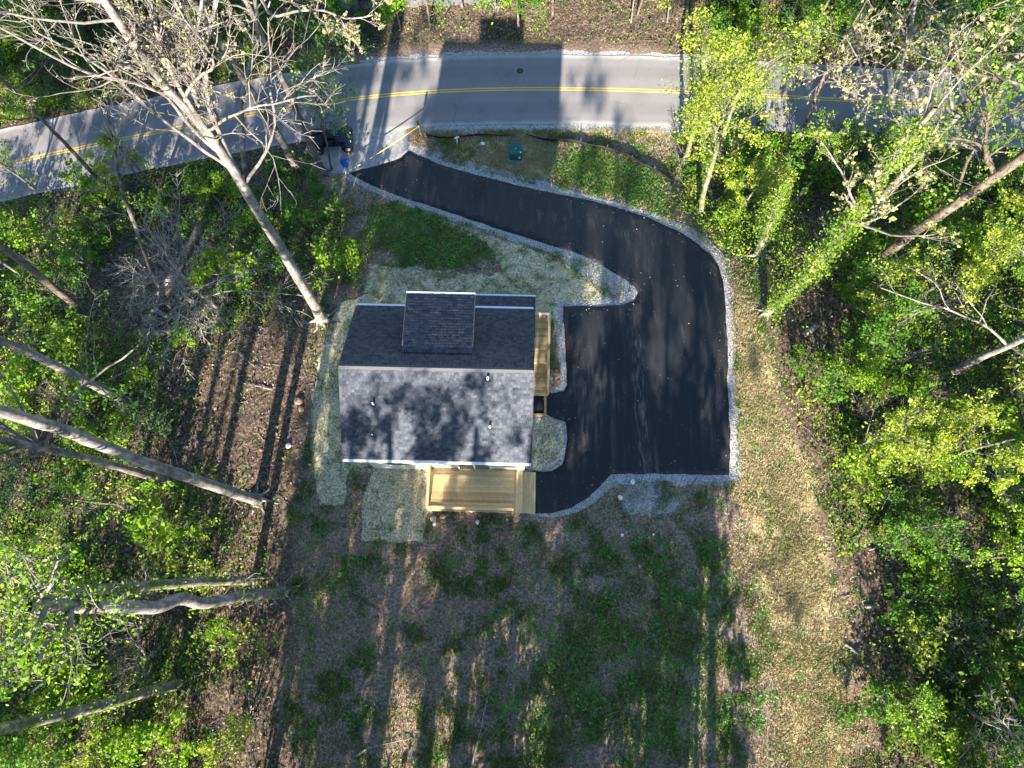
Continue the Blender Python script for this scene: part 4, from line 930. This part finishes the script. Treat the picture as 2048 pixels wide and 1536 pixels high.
tree('big_leafy_tree', 'large lime tree with pale branches at the right edge beside the parking area', [(1905, 745), (1960, 715), (2020, 690)], .24, 12, 'bark_pale', [(18, .60, 1.1, .3, .05, .12, 12), (7, .5, .8, .2, .04, .16, 8), (6, .5, .75, .2, .02, .2, 5)], 'leaf_yel', 11000, .12, .4, 71, rmin=.010)
for i, (px, py, H, lf, nl, lab) in enumerate([
    (1690, 620, 5, 'leaf_yel', 2400, 'loose yellow green tree below the stout brown trunk'),
    (1830, 600, 7, 'leaf_yel', 4200, 'yellow green tree between the stout brown trunk and the big lime tree'),
    (1960, 520, 8, 'leaf_lime', 4200, 'lime green tree at the right edge under the stout brown trunk'),
    (1660, 770, 4.2, 'leaf_lime', 2600, 'soft pale green bushy tree next to the dry strip, right of the parking area'),
    (1700, 900, 6, 'leaf_yel', 3400, 'yellow green tree beside the dry strip at the height of the parking edge'),
    (1830, 930, 8, 'leaf_yel', 5200, 'broad yellow green tree in the right woods below the big lime tree'),
    (1960, 990, 8, 'leaf_lime', 4800, 'lime tree at the right edge below the broad yellow green tree'),
    (1905, 1120, 7, 'leaf_lime', 6000, 'brightest lime tree in the lower right woods'),
    (1770, 1060, 5, 'leaf_mid', 2400, 'mid green tree between the dry strip and the brightest lime tree'),
    (2010, 1190, 6, 'leaf_mid', 2600, 'mid green tree at the right edge below the brightest lime tree'),
    (1775, 1400, 3.6, 'leaf_lime', 1500, 'small lime sapling by the dry strip near the bottom right'),
    (1960, 1430, 5, 'leaf_mid', 2300, 'mid green tree in the bottom right corner'),
    (1880, 1520, 4, 'leaf_mid', 1500, 'small green tree cut by the bottom edge at right'),
    (1610, 340, 5, 'leaf_lime', 2200, 'lime bushy tree beside the leaning brown snag'),
    (1720, 330, 5, 'leaf_mid', 2400, 'mid green bushy tree just below the road at right'),
    (1480, 420, 4.5, 'leaf_yel', 2600, 'yellow green bushy tree beside the ivy stump'),
    (1980, 430, 7, 'leaf_mid', 3000, 'mid green tree at the right edge below the corner tree')]):
    tree('leafy_tree', lab, [(px, py)], .05+.009*H, H, 'bark_grey', [(12, .52, 1.0, .2, .10, .12, 9), (6, .52, .82, .22, .05, .15, 6), (5, .5, .75, .22, .03, .2, 4)], lf, nl, .12, .24, 80+i, sub=.55, rmin=.008, twig='bark_lite' if i % 2 == 0 else None)
tree('dead_tree', 'dead grey branchy tree fanning over the bottom right corner', [(1905, 1395), (1960, 1440)], .12, 5, 'deadwood', [(12, .7, 1.0, .3, .02, .12, 10), (6, .5, .7, .2, 0, .15, 7), (5, .5, .65, .2, 0, .18, 5)], None, 0, seed=110, rmin=.011)
# trees and saplings across the road
for i, (px, py, H, lf, nl, lab) in enumerate([
    (1038, 66, 6, 'leaf_mid', 2600, 'rounded green tree with a dark stem on the bank across the road'),
    (800, 62, 5, 'leaf_lime', 1700, 'lime green bushy tree on the bank opposite the driveway'),
    (860, 55, 5, 'leaf_mid', 1800, 'mid green bushy tree right of the lime one opposite the driveway'),
    (700, 75, 6, 'leaf_mid', 2600, 'mid green tree across the road above the budding branch'),
    (610, 60, 7, 'leaf_mid', 3200, 'dark leafy tree across the road at upper left'),
    (520, 90, 7, 'leaf_mid', 2800, 'leafy tree across the road behind the grey trunks'),
    (300, 120, 7, 'leaf_dark', 2800, 'dark green tree across the road behind the big bare tree'),
    (130, 150, 7, 'leaf_mid', 2400, 'mid green tree across the road at far left'),
    (1105, 30, 6, 'leaf_lime', 1400, 'narrow lime sapling right of the rounded green tree across the road'),
    (1275, 30, 6, 'leaf_yel', 1700, 'yellow green sapling across the road near the top edge'),
    (1500, 60, 8, 'leaf_mid', 3800, 'mid green tree across the road behind the yellow green tree'),
    (1620, 70, 8, 'leaf_mid', 4200, 'mid green tree across the road left of the white-branched tree'),
    (1760, 110, 8, 'leaf_dark', 3600, 'dark tree across the road under the white branches'),
    (1960, 130, 8, 'leaf_mid', 3600, 'mid green tree across the road in the top right corner')]):
    tree('leafy_tree', lab, [(px, py)], .05+.008*H, H, 'bark_brown', [(11, .45, .95, .2, .10, .12, 8), (5, .5, .82, .22, .05, .15, 6), (5, .5, .75, .22, .03, .2, 4)], lf, nl, .14, .28, 120+i, sub=.6, rmin=.009, group='trees across the road')
for i, (px, py, q, r_, lab) in enumerate([(1380, 42, (1388, 0), .12, 'thin brown trunk on the sunny bank across the road'), (1262, 45, (1268, 0), .07, 'slim bare stem across the road right of the sapling'), (1335, 45, (1340, 0), .06, 'slim pale stem on the bank left of the brown trunk'), (925, 15, (915, -30), .10, 'thin pale trunk at the top edge above the manhole'), (1480, 40, (1484, 0), .14, 'pale forked trunk at the top edge behind the yellow green tree')]):
    tree('bare_tree', lab, [(px, py), q], r_, 12, 'bark_brown' if i == 0 else 'bark_grey', [(7, .3, .8, .5, .1, .14, 8), (4, .48, .72, .3, .06, .16, 6)], None, 0, seed=150+i)

# tall woods south of the yard, outside the picture, whose shadows fall on the lot
def shade_proto(seed, nl, H, lf, t0=.30, sub=1.0, r0=.28, n1=15):
    return tree('woodland_tree', 'tall leafing tree in the woods south of the yard', [(0, 0)], r0, H, 'bark_grey', [(n1, .36, .95, t0, .12, .12, 10), (7, .5, .78, .22, .05, .15, 7), (5, .5, .75, .22, .03, .2, 4)], lf, nl, .30, .6, seed, base=(0, -200, 0), group='woods south of the yard', rmin=.014, sub=sub)
protos = [shade_proto(200, 9000, 20, 'leaf_lime'), shade_proto(201, 6500, 20, 'leaf_mid'), shade_proto(202, 4200, 22, 'leaf_mid', .3, .28, .42, 14), shade_proto(203, 12000, 26, 'leaf_mid', .60, .85, .3, 14),
          shade_proto(204, 1500, 22, 'leaf_mid', .34, .10, .52, 9), shade_proto(205, 2300, 10, 'leaf_mid', .05, 1.0, .12, 22)]
SHADE = [(-10.4, -20, 2, .92), (-8.0, -18, 4, .86), (-5.6, -21, 4, .90), (-11.3, -26, 2, 1.02), (-3.6, -18, 4, .84), (-1.8, -22, 2, .90), (.8, -26, 1, .72), (3.2, -16, 4, .74), (6.2, -20, 2, .70), (8.2, -17, 4, .66), (5.0, -28, 1, .80), (-4.5, -31, 0, .85), (1.5, -33, 1, .85), (8.8, -30, 4, .85), (-13.2, -15, 4, .62), (-13.5, -32, 0, .8),
         (-20.5, -17, 3, 1.0), (-24.5, -21, 3, 1.02), (-28, -17, 3, 1.0), (-32, -21, 3, 1.0), (-22, -28, 3, 1.05), (-36, -17, 3, 1.0), (-40, -20, 3, 1.0), (-44, -17, 3, 1.0), (26, -20, 2, .7), (21.5, -26, 2, .62), (33, -24, 1, .75),
         (-.5, -14.5, 5, .85), (3.4, -13.6, 5, .95), (-9.5, -14.6, 5, .85), (6.6, -13.6, 5, .9), (9.0, -15.5, 5, 1.0), (2.5, -17, 5, 1.1), (-13.5, -15, 5, .8), (-3.0, -17, 5, .8)]
rng = np.random.default_rng(77)
for k, (x, y, pi, sc) in enumerate(SHADE):
    o = copy_tree(protos[pi]); o.location = (x, y, 0); o.rotation_euler = (0, 0, rng.uniform(0, 6.28)); o.scale = (sc, sc, sc)
def kill(o):
    for c in list(o.children): kill(c)
    bpy.data.objects.remove(o)
for o in protos: kill(o)

# ------------------------------------------------------------------ shrubs
MARKS = [(330, 610, 'by the dead grey tree in the left woods'), (590, 520, 'beside the trunk of the big forked bare tree'), (330, 900, 'around the pale leaning trunks on the left'), (420, 1180, 'around the kinked white trunk on the left'), (430, 1060, 'between the longest pale trunk and the kinked one'),
         (150, 1460, 'in the bottom left corner'), (60, 600, 'at the left edge near the brown trunk'), (250, 420, 'below the road bend on the left'), (540, 1400, 'along the lower left edge of the yard'), (540, 400, 'at the feet of the grey trunks by the road'),
         (1500, 470, 'around the ivy stump at the driveway bend'), (1800, 500, 'under the stout brown trunk on the right'), (1590, 690, 'along the dry strip right of the parking area'), (1900, 880, 'deep in the right woods'), (1900, 1330, 'among the fallen logs at lower right'), (1720, 1130, 'beside the lower dry strip'),
         (920, 50, 'on the bank across the road, middle'), (1600, 90, 'across the road at upper right'), (450, 110, 'across the road at upper left'), (1330, 320, 'at the end of the silt fence'), (1700, 300, 'just below the road at right')]
MW = [(*g(px, py)[:2], ph) for px, py, ph in MARKS]
KINDS = {'lime': ('leaf_lime', 'lime green shrub', 900, .12), 'mid': ('leaf_mid', 'mid green shrub', 1100, .115), 'dark': ('leaf_dark', 'dark green shrub', 1000, .10), 'yellow': ('leaf_yel', 'thin yellow green shrub', 500, .10), 'bare': (None, 'leafless twiggy shrub', 0, .1)}
def shrub_proto(kind, seed):
    lf, desc, nl, ls = KINDS[kind]; rng = np.random.default_rng(seed+500); n = 9 if kind != 'bare' else 14
    a = rng.uniform(0, 6.28, n); P = [np.c_[rng.normal(0, .06, n), rng.normal(0, .06, n), np.full(n, -.05)]]; d = norm(np.c_[np.cos(a)*.55, np.sin(a)*.55, np.ones(n)])
    for k in range(6): d = norm(d+rng.normal(0, .14, (n, 3))); P.append(P[-1]+d*(rng.uniform(.16, .34, n))[:, None])
    P = np.stack(P, 1); r = np.tile(np.linspace(.018, .007, 7), (n, 1))
    Q, qr = grow(P, r, 5, .5, .7, .25, .1, .15, 5, rng, rmin=.006); S, sr = grow(Q, qr, 3, .55, .7, .3, .08, .2, 4, rng, rmin=.005)
    t = thing('shrub', desc, 'shrub'); st = tubes_obj('stems', [(P, r, 5), (Q, qr, 4), (S, sr, 3)], M['bark_lite' if kind == 'bare' else 'bark_grey'], t)
    if lf:
        C = np.concatenate([along(S, int(nl*.75), rng, .1), along(Q, int(nl*.25), rng, .3)]); C = C+rng.normal(0, .09, C.shape); C[:, 2] = np.maximum(C[:, 2], .04)
        V, Fq, tn = leaves(C, ls, rng); mk('foliage', V, Fq, M[lf], st, tint=tn)
    return t
SP = {k: [shrub_proto(k, i*7+len(k)) for i in range(3)] for k in KINDS}
rng = np.random.default_rng(12)
def free(x, y, m=.5):
    """true where nothing paved lies"""
    x = np.asarray(x, float); y = np.asarray(y, float)
    ok = np.abs(y-road_y(x)) > 3.2+m
    ok &= ~inpoly(x, y, DRIVE_W) & (polydist(x, y, DRIVE_W) > m*1.6)
    ok &= ~((x > -14.5) & (x < -7.5) & (y > 26.5) & (y < 34))
    return ok
CLEAR = [(*g(325, 545)[:2], 4.2), (*g(470, 800)[:2], 4.6), (*g(1730, 1190)[:2], 2.6), (*g(1640, 640)[:2], 2.2)]
def cleared(x, y):
    m = np.zeros(np.shape(x), bool)
    for a, b, q in CLEAR: m |= (np.asarray(x)-a)**2+(np.asarray(y)-b)**2 < q*q*(.55+.9*nz(x, y, 1.6, 33))
    return m
placed = []
tries = 0
while len(placed) < 300 and tries < 20000:
    tries += 1
    x, y = rng.uniform(-44, 44), rng.uniform(-11, 52)
    if abs(x) > 30+(y+10)*.24 or woods(x, y) < .9 or not free(np.array([x]), np.array([y]), 1.0)[0]: continue
    if cleared(x, y) and rng.random() < .85: continue
    left, top = x < 0 and y < 34, y > float(road_y(x))+3
    dl = float(np.interp(y, WL[:, 1], WL[:, 0]))-x
    if left and dl < 5.5 and -3 < y < 16 and rng.random() < .8: continue
    if top and abs(x+2) < 16 and rng.random() < .7: continue
    if any((x-a)**2+(y-b)**2 < (.8 if not left else 1.0) for a, b in placed): continue
    placed.append((x, y))
    wts = [.26, .24, .06, .26, .18] if not left else [.26, .20, .12, .16, .26]
    if top: wts = [.2, .4, .25, .1, .05]
    k = rng.choice(list(KINDS), p=wts); o = copy_tree(SP[k][rng.integers(3)]); s = rng.uniform(.8, 1.75)
    o.location = (x, y, gz(x, y)); o.rotation_euler = (0, 0, rng.uniform(0, 6.28)); o.scale = (s*rng.uniform(.9, 1.3), s*rng.uniform(.9, 1.3), s)
    ph = min(MW, key=lambda q: (q[0]-x)**2+(q[1]-y)**2)[2]; lab = f"{'small ' if s < 1.05 else 'large ' if s > 1.45 else ''}{KINDS[k][1]} {ph}"
    o['label'] = lab; o['group'] = lab.replace('shrub', 'shrubs', 1)
for k in SP:
    for o in SP[k]: kill(o)
def sap_proto(lf, nl, H, seed): return tree('sapling', 'sapling', [(0, 0)], .045, H, 'bark_grey', [(12, .5, .95, .18, .10, .12, 7), (6, .52, .82, .22, .05, .15, 5), (4, .5, .75, .22, .03, .2, 4)], lf, nl, .12, .24, seed, base=(0, -200, 0), rmin=.007, sub=.6)
SAPS = [('lime green', sap_proto('leaf_lime', 2600, 4.2, 400)), ('mid green', sap_proto('leaf_mid', 3000, 4.6, 401)), ('yellow green', sap_proto('leaf_yel', 2600, 5.0, 402)), ('lime green', sap_proto('leaf_lime', 2200, 3.2, 403)), ('dark green', sap_proto('leaf_dark', 2600, 4.4, 404))]
spl = []; tries = 0
while len(spl) < 62 and tries < 20000:
    tries += 1; x, y = rng.uniform(-44, 44), rng.uniform(-11, 52)
    if abs(x) > 30+(y+10)*.24 or woods(x, y) < .9 or not free(np.array([x]), np.array([y]), 1.6)[0]: continue
    left, top = x < 0 and y < 34, y > float(road_y(x))+3; dl = float(np.interp(y, WL[:, 1], WL[:, 0]))-x
    if left and (dl < 2 or (dl < 8 and -3 < y < 16)) or top and abs(x+2) < 16: continue
    if not left and not top and x-float(np.interp(y, WR[:, 1], WR[:, 0])) < 1.8: continue
    if left and (rng.random() < .5 or (3 < y < 24 and x > -28)) or cleared(x, y) or (not left and not top and math.hypot(x-27, y-13) < 5): continue
    if any((x-a)**2+(y-b)**2 < 3.4 for a, b in spl): continue
    spl.append((x, y)); k = rng.choice(5, p=[.24, .24, .26, .14, .12] if not top else [.1, .4, .1, .1, .3]); kd, pr = SAPS[k]; o = copy_tree(pr); s = rng.uniform(.75, 1.3)
    o.location = (x, y, gz(x, y)); o.rotation_euler = (0, 0, rng.uniform(0, 6.28)); o.scale = (s*1.1, s*1.1, s)
    ph = min(MW, key=lambda q: (q[0]-x)**2+(q[1]-y)**2)[2]; lab = f"{'low ' if s < .92 else 'tall ' if s > 1.12 else ''}{kd} sapling {ph}"; o['label'] = lab; o['group'] = lab.replace('sapling', 'saplings', 1)
for _, o in SAPS: kill(o)

# ------------------------------------------------------------------ fallen branches
def branch(label, px, py, L, ang, seed, m='deadwood', r=.05, group=None, n2=6):
    rng = np.random.default_rng(seed+900); b = np.array(g(px, py)); d = np.array([math.cos(ang), math.sin(ang), .02]); P = [np.array([0, 0, r+.02])]
    for k in range(9): d = norm(d+rng.normal(0, .12, 3)*np.array([1, 1, .15])); P.append(P[-1]+d*L/9)
    P = np.array(P); w = b+P; P[:, 2] = zt(w[:, 0], w[:, 1])-b[2]+r+.03+np.abs(rng.normal(0, .02, 10)); rr = np.linspace(r, r*.35, 10)
    Q, qr = grow(P[None], rr[None], n2, .42, .7, .3, .05, .14, 6, rng, rmin=.008); S, sr = grow(Q, qr, 3, .5, .65, .3, .02, .18, 4, rng, rmin=.007)
    for A in (Q, S): A[..., 2] = np.maximum(A[..., 2]*.6, (zt(A[..., 0]+b[0], A[..., 1]+b[1])-b[2])+.02)
    t = thing('fallen_branch', label, 'branch', b, group=group); tubes_obj('stick', [(P[None], rr[None], 6)], M[m], t); tubes_obj('twigs', [(Q, qr, 4), (S, sr, 3)], M[m], t)
branch('dead grey tree top lying at the bottom edge of the yard', 945, 1545, 4.2, R(82), 1, r=.07, n2=11)
branch('long pale fallen branch on the yard near the bottom left', 712, 1512, 3.1, R(35), 2, r=.055)
branch('thin fallen branch on the yard left of the long pale one', 760, 1425, 1.6, R(125), 3, r=.03, n2=3)
branch('forked fallen branch on bare soil below the dead grey tree', 475, 705, 2.2, R(-30), 4, r=.045)
branch('brushy fallen branch left of the reddish boulders', 545, 780, 2.0, R(170), 5, r=.05, n2=9)
branch('crooked pale fallen branch in the left woods', 330, 870, 3.0, R(-55), 6, r=.05, n2=8)
branch('dead brush lying right of the lower dry strip', 1735, 1100, 3.0, R(20), 7, r=.05, n2=12)
branch('pale fallen branch in the bare patch beside the lower dry strip', 1700, 1090, 2.6, R(60), 8, r=.04, n2=7)
rng = np.random.default_rng(31)
for k in range(46):
    zone = k % 3
    if zone < 2: px, py, lab, gr = rng.uniform(440, 640), rng.uniform(640, 1020), 'short dead stick on the bare soil left of the house', 'dead sticks left of the house'
    else: px, py, lab, gr = rng.uniform(1640, 1900), rng.uniform(1080, 1500), 'short dead stick on the ground at lower right', 'dead sticks at lower right'
    b = g(px, py); a = rng.uniform(0, 6.28); L = rng.uniform(.4, 1.1); r_ = rng.uniform(.015, .03)
    x = np.linspace(-L/2, L/2, 5); P = np.c_[x*math.cos(a), x*math.sin(a), np.full(5, r_+.02)]+np.r_[[np.zeros(3)], rng.normal(0, .03, (3, 3))*[1, 1, .2], [np.zeros(3)]]
    P2 = np.stack([P[3]*[1, 1, 1], P[3]+np.array([math.cos(a+.7), math.sin(a+.7), .1])*L*.2, P[3]+np.array([math.cos(a+.6), math.sin(a+.6), .1])*L*.34])
    o = tubes_obj('dead_stick', [(P[None], np.linspace(r_, r_*.5, 5)[None], 5), (P2[None], np.array([[r_*.6, r_*.45, r_*.3]]), 4)], M['deadwood']); o.location = b; tag(o, lab, 'stick', gr)

# ------------------------------------------------------------------ ground cover nobody could count
def scatter(n, dens, seed, x0=-46, x1=46, y0=-13, y1=57):
    rng = np.random.default_rng(seed); out = []; got = 0
    for _ in range(40):
        x = rng.uniform(x0, x1, n*2); y = rng.uniform(y0, y1, n*2); k = (np.abs(x) < 30+(y+10)*.26)
        x, y = x[k], y[k]; k = rng.random(len(x)) < dens(x, y); out.append(np.c_[x[k], y[k]]); got += k.sum()
        if got >= n: break
    return np.concatenate(out)[:n], rng
def zone_dens(x, y):
    left = (x < 0) & (y < road_y(x)); top = y > road_y(x)+3
    dl = np.interp(y, WL[:, 1], WL[:, 0])-x; d = np.where(left, np.clip((dl-1.0)/np.where(y < 3, 3.0, 6.5), .12, 1), 1.0); d = np.where(left & (y > 17), np.maximum(d, .8), d)*np.where(left, .72, 1)
    return np.where(top, np.where(np.abs(x+1) < 17, .16, 1.0), d)
def under(thr, seed, sc):
    def f(x, y):
        n_ = .6*nz(x, y, sc, seed)+.4*nz(x, y, sc*.3, seed+1)
        return (woods(x, y) > .6)*np.clip((n_-thr)/.16, 0, 1)*zone_dens(x, y)*free(x, y, .2)*(1-.85*cleared(x, y))
    return f
for i, (nm, lf, n, thr, sc, lsz, hmax, lab) in enumerate([
    ('undergrowth', 'leaf_mid', 92000, .42, 2.6, .13, .75, 'mid green leafy undergrowth spread through the woods'), ('undergrowth', 'leaf_lime', 92000, .42, 2.2, .125, .95, 'lime green leafy undergrowth spread through the woods'),
    ('undergrowth', 'leaf_dark', 44000, .46, 3.0, .125, .4, 'low dark ivy carpeting the woods floor'), ('undergrowth', 'leaf_yel', 44000, .46, 2.0, .115, 1.2, 'yellow green sprouts spread through the woods')]):
    XY, rng = scatter(n, under(thr, 20+i*3, sc), 300+i); x, y = XY.T
    h = hmax*np.clip((nz(x, y, .9, 50+i)-.15)*1.3, .06, 1)*rng.random(len(x))**.6+.02
    V, Fq, tn = leaves(np.c_[x, y, zt(x, y)+h], lsz, rng); tag(mk(nm, V, Fq, M[lf], tint=tn), lab, 'undergrowth', kind='stuff')
XY, rng = scatter(46000, lambda x, y: np.clip(woods(x, y), .05, 1)*free(x, y, .05)*.9, 320)
x, y = XY.T; V, Fq, tn = leaves(np.c_[x, y, zt(x, y)+.02+.05*rng.random(len(x))], .095, rng, 1.2, .7); tag(mk('leaf_litter', V, Fq, M['deadleaf'], tint=tn), 'brown fallen leaves covering the woods floor', 'leaf litter', kind='stuff')
XY, rng = scatter(6000, lambda x, y: (woods(x, y) > .5)*free(x, y, .3)*1.0, 321); x, y = XY.T; n = len(x); a = rng.uniform(0, 6.28, n); L = rng.uniform(.25, 1.3, n); z = zt(x, y)+rng.uniform(.02, .45, n)**1.5
D = np.c_[np.cos(a), np.sin(a), rng.normal(0, .25, n)]*L[:, None]; C = np.c_[x, y, z]; B = C+rng.normal(0, .06, (n, 3)); E_ = C+D*.5; E_[:, 2] = np.maximum(E_[:, 2], zt(E_[:, 0], E_[:, 1])+.01)
P = np.stack([C-D*.5, B, E_], 1); P[:, 0, 2] = np.maximum(P[:, 0, 2], zt(P[:, 0, 0], P[:, 0, 1])+.01)
tag(tubes_obj('twig_litter', [(P, np.tile([.010, .009, .006], (n, 1))*rng.uniform(.6, 1.5, n)[:, None], 3)], M['bark_lite']), 'fine grey twigs littering the woods floor', 'twigs', kind='stuff')

def blades(XY, rng, n, hgt, wid, spread, dz=0.0):
    """tufts of single-triangle grass blades"""
    m = len(XY); C = np.repeat(np.c_[XY, zt(XY[:, 0], XY[:, 1])+dz], n, 0); C[:, :2] += rng.normal(0, spread, (m*n, 2))
    a = rng.uniform(0, 6.28, m*n); h = hgt*rng.uniform(.4, 1.3, m*n); w = np.c_[np.cos(a), np.sin(a), 0*a]*wid
    tip = C+np.c_[rng.normal(0, .55, (m*n, 2))*h[:, None], h]
    V = np.stack([C-w, C+w, tip], 1).reshape(-1, 3); tn = np.repeat(np.repeat(rng.random(m), n)*.6+rng.random(m*n)*.4, 3)
    return V, np.arange(m*n*3).reshape(-1, 3), tn
STRAW_POLYS = [gp(q) for q in ([(652, 655), (690, 598), (728, 586), (775, 600), (775, 925), (700, 938), (690, 1005), (640, 1012), (620, 870)], [(728, 586), (736, 530), (900, 541), (1010, 545), (955, 472), (880, 436), (1085, 503), (1204, 590), (1117, 607), (1108, 640), (800, 660)], [(728, 1000), (742, 940), (862, 930), (844, 1086), (724, 1080)], [(1030, 836), (1098, 836), (1124, 846), (1127, 880), (1112, 926), (1030, 944)])]
HOUSE_P = [(-8.0, 6.0), (.85, 5.8), (1.0, 13.0), (-7.8, 13.2)]; DECK_P = gp([(848, 925), (1076, 925), (1076, 1030), (848, 1030)])
def yard(x, y): return (woods(x, y) < .55)*free(x, y, .25)*~inpoly(x, y, HOUSE_P)*~inpoly(x, y, DECK_P)
def strawy(x, y):
    f = straw_f(x, y)
    for q in STRAW_POLYS: f = np.maximum(f, .8*inpoly(x, y, q))
    return f
def matty(x, y):
    f = np.zeros(np.shape(x))
    for q in STRAW_POLYS: f = np.maximum(f, inpoly(x, y, q))
    return f
XY, rng = scatter(42000, lambda x, y: yard(x, y)*np.clip((green_f(x, y)*.55+.75*nz(x, y, .6, 61)*nz(x, y, 1.3, 62)*1.6-.36)*2.2, .04, 1)*(1-.5*straw_f(x, y))*(1-.7*matty(x, y)), 330, -22, 24, -12, 32)
V, Fq, tn = blades(XY, rng, 4, .15, .020, .07); tag(mk('grass', V, Fq, M['grass'], tint=tn), 'thin green grass growing over the yard', 'grass', kind='stuff')
XY, rng = scatter(36000, lambda x, y: yard(x, y)*np.clip((green_f(x, y)*.45+.45*nz(x, y, .9, 63)+.45*nz(x, y, .35, 64)-.60)*3.0, .015, 1)*(1-.35*straw_f(x, y))*(1-.7*matty(x, y)), 331, -22, 24, -12, 32)
x, y = XY.T; V, Fq, tn = leaves(np.c_[x, y, zt(x, y)+.03+.10*rng.random(len(x))], .085, rng, .8, .75); tag(mk('weeds', V, Fq, M['weed'], tint=tn), 'low broad-leaved weeds in green patches on the yard', 'weeds', kind='stuff')
XY, rng = scatter(40000, lambda x, y: np.maximum(yard(x, y), 0)*np.clip(straw_f(x, y)*.85+.15, 0, 1)*np.clip((nz(x, y, .55, 66)*.6+nz(x, y, 1.7, 67)*.5-.28)*2, .06, 1)*(1-.85*matty(x, y)), 332, -22, 26, -12, 32)
V, Fq, tn = blades(XY, rng, 4, .14, .018, .08); tag(mk('dry_grass', V, Fq, M['drygrass'], tint=tn), 'dry straw-coloured grass on the strip and straw lawns', 'dry grass', kind='stuff')
XY, rng = scatter(420, lambda x, y: inpoly(x, y, DRIVE_W)*(.12+.9*(polydist(x, y, DRIVE_W) < .8)), 350, -13, 14, 3, 30)
x, y = XY.T; V, Fq, tn = leaves(np.c_[x, y, zt(x, y)+.075], .07, rng, 1.4, .7); tag(mk('leaf_litter', V, Fq, M['deadleaf'], tint=tn), 'a few dry leaves blown onto the driveway', 'leaf litter', kind='stuff')
# loose stones on the gravel
GW = gp(GRAV)
XY, rng = scatter(3200, lambda x, y: ((polydist(x, y, GW) < .35) | (inpoly(x, y, GW) & ~inpoly(x, y, DRIVE_W)))*~inpoly(x, y, DRIVE_W)*(polydist(x, y, DRIVE_W) > .05)*1.0, 340, -14, 16, 2, 33)
n = len(XY); s = rng.uniform(.012, .045, n)[:, None]; C = np.c_[XY, zt(XY[:, 0], XY[:, 1])+.03]; oc = np.array([(1, 0, 0), (0, 1, 0), (-1, 0, 0), (0, -1, 0), (0, 0, .8), (0, 0, -.8)])
V = (C[:, None]+oc[None]*s[:, None]*rng.uniform(.6, 1.3, (n, 6, 1))).reshape(-1, 3); T8 = np.array([(0, 1, 4), (1, 2, 4), (2, 3, 4), (3, 0, 4), (1, 0, 5), (2, 1, 5), (3, 2, 5), (0, 3, 5)])
tag(mk('loose_gravel', V, (np.arange(n)[:, None, None]*6+T8[None]).reshape(-1, 3), M['pebble'], tint=np.repeat(rng.random(n), 6)), 'loose grey gravel stones along the driveway edges', 'gravel', kind='stuff')
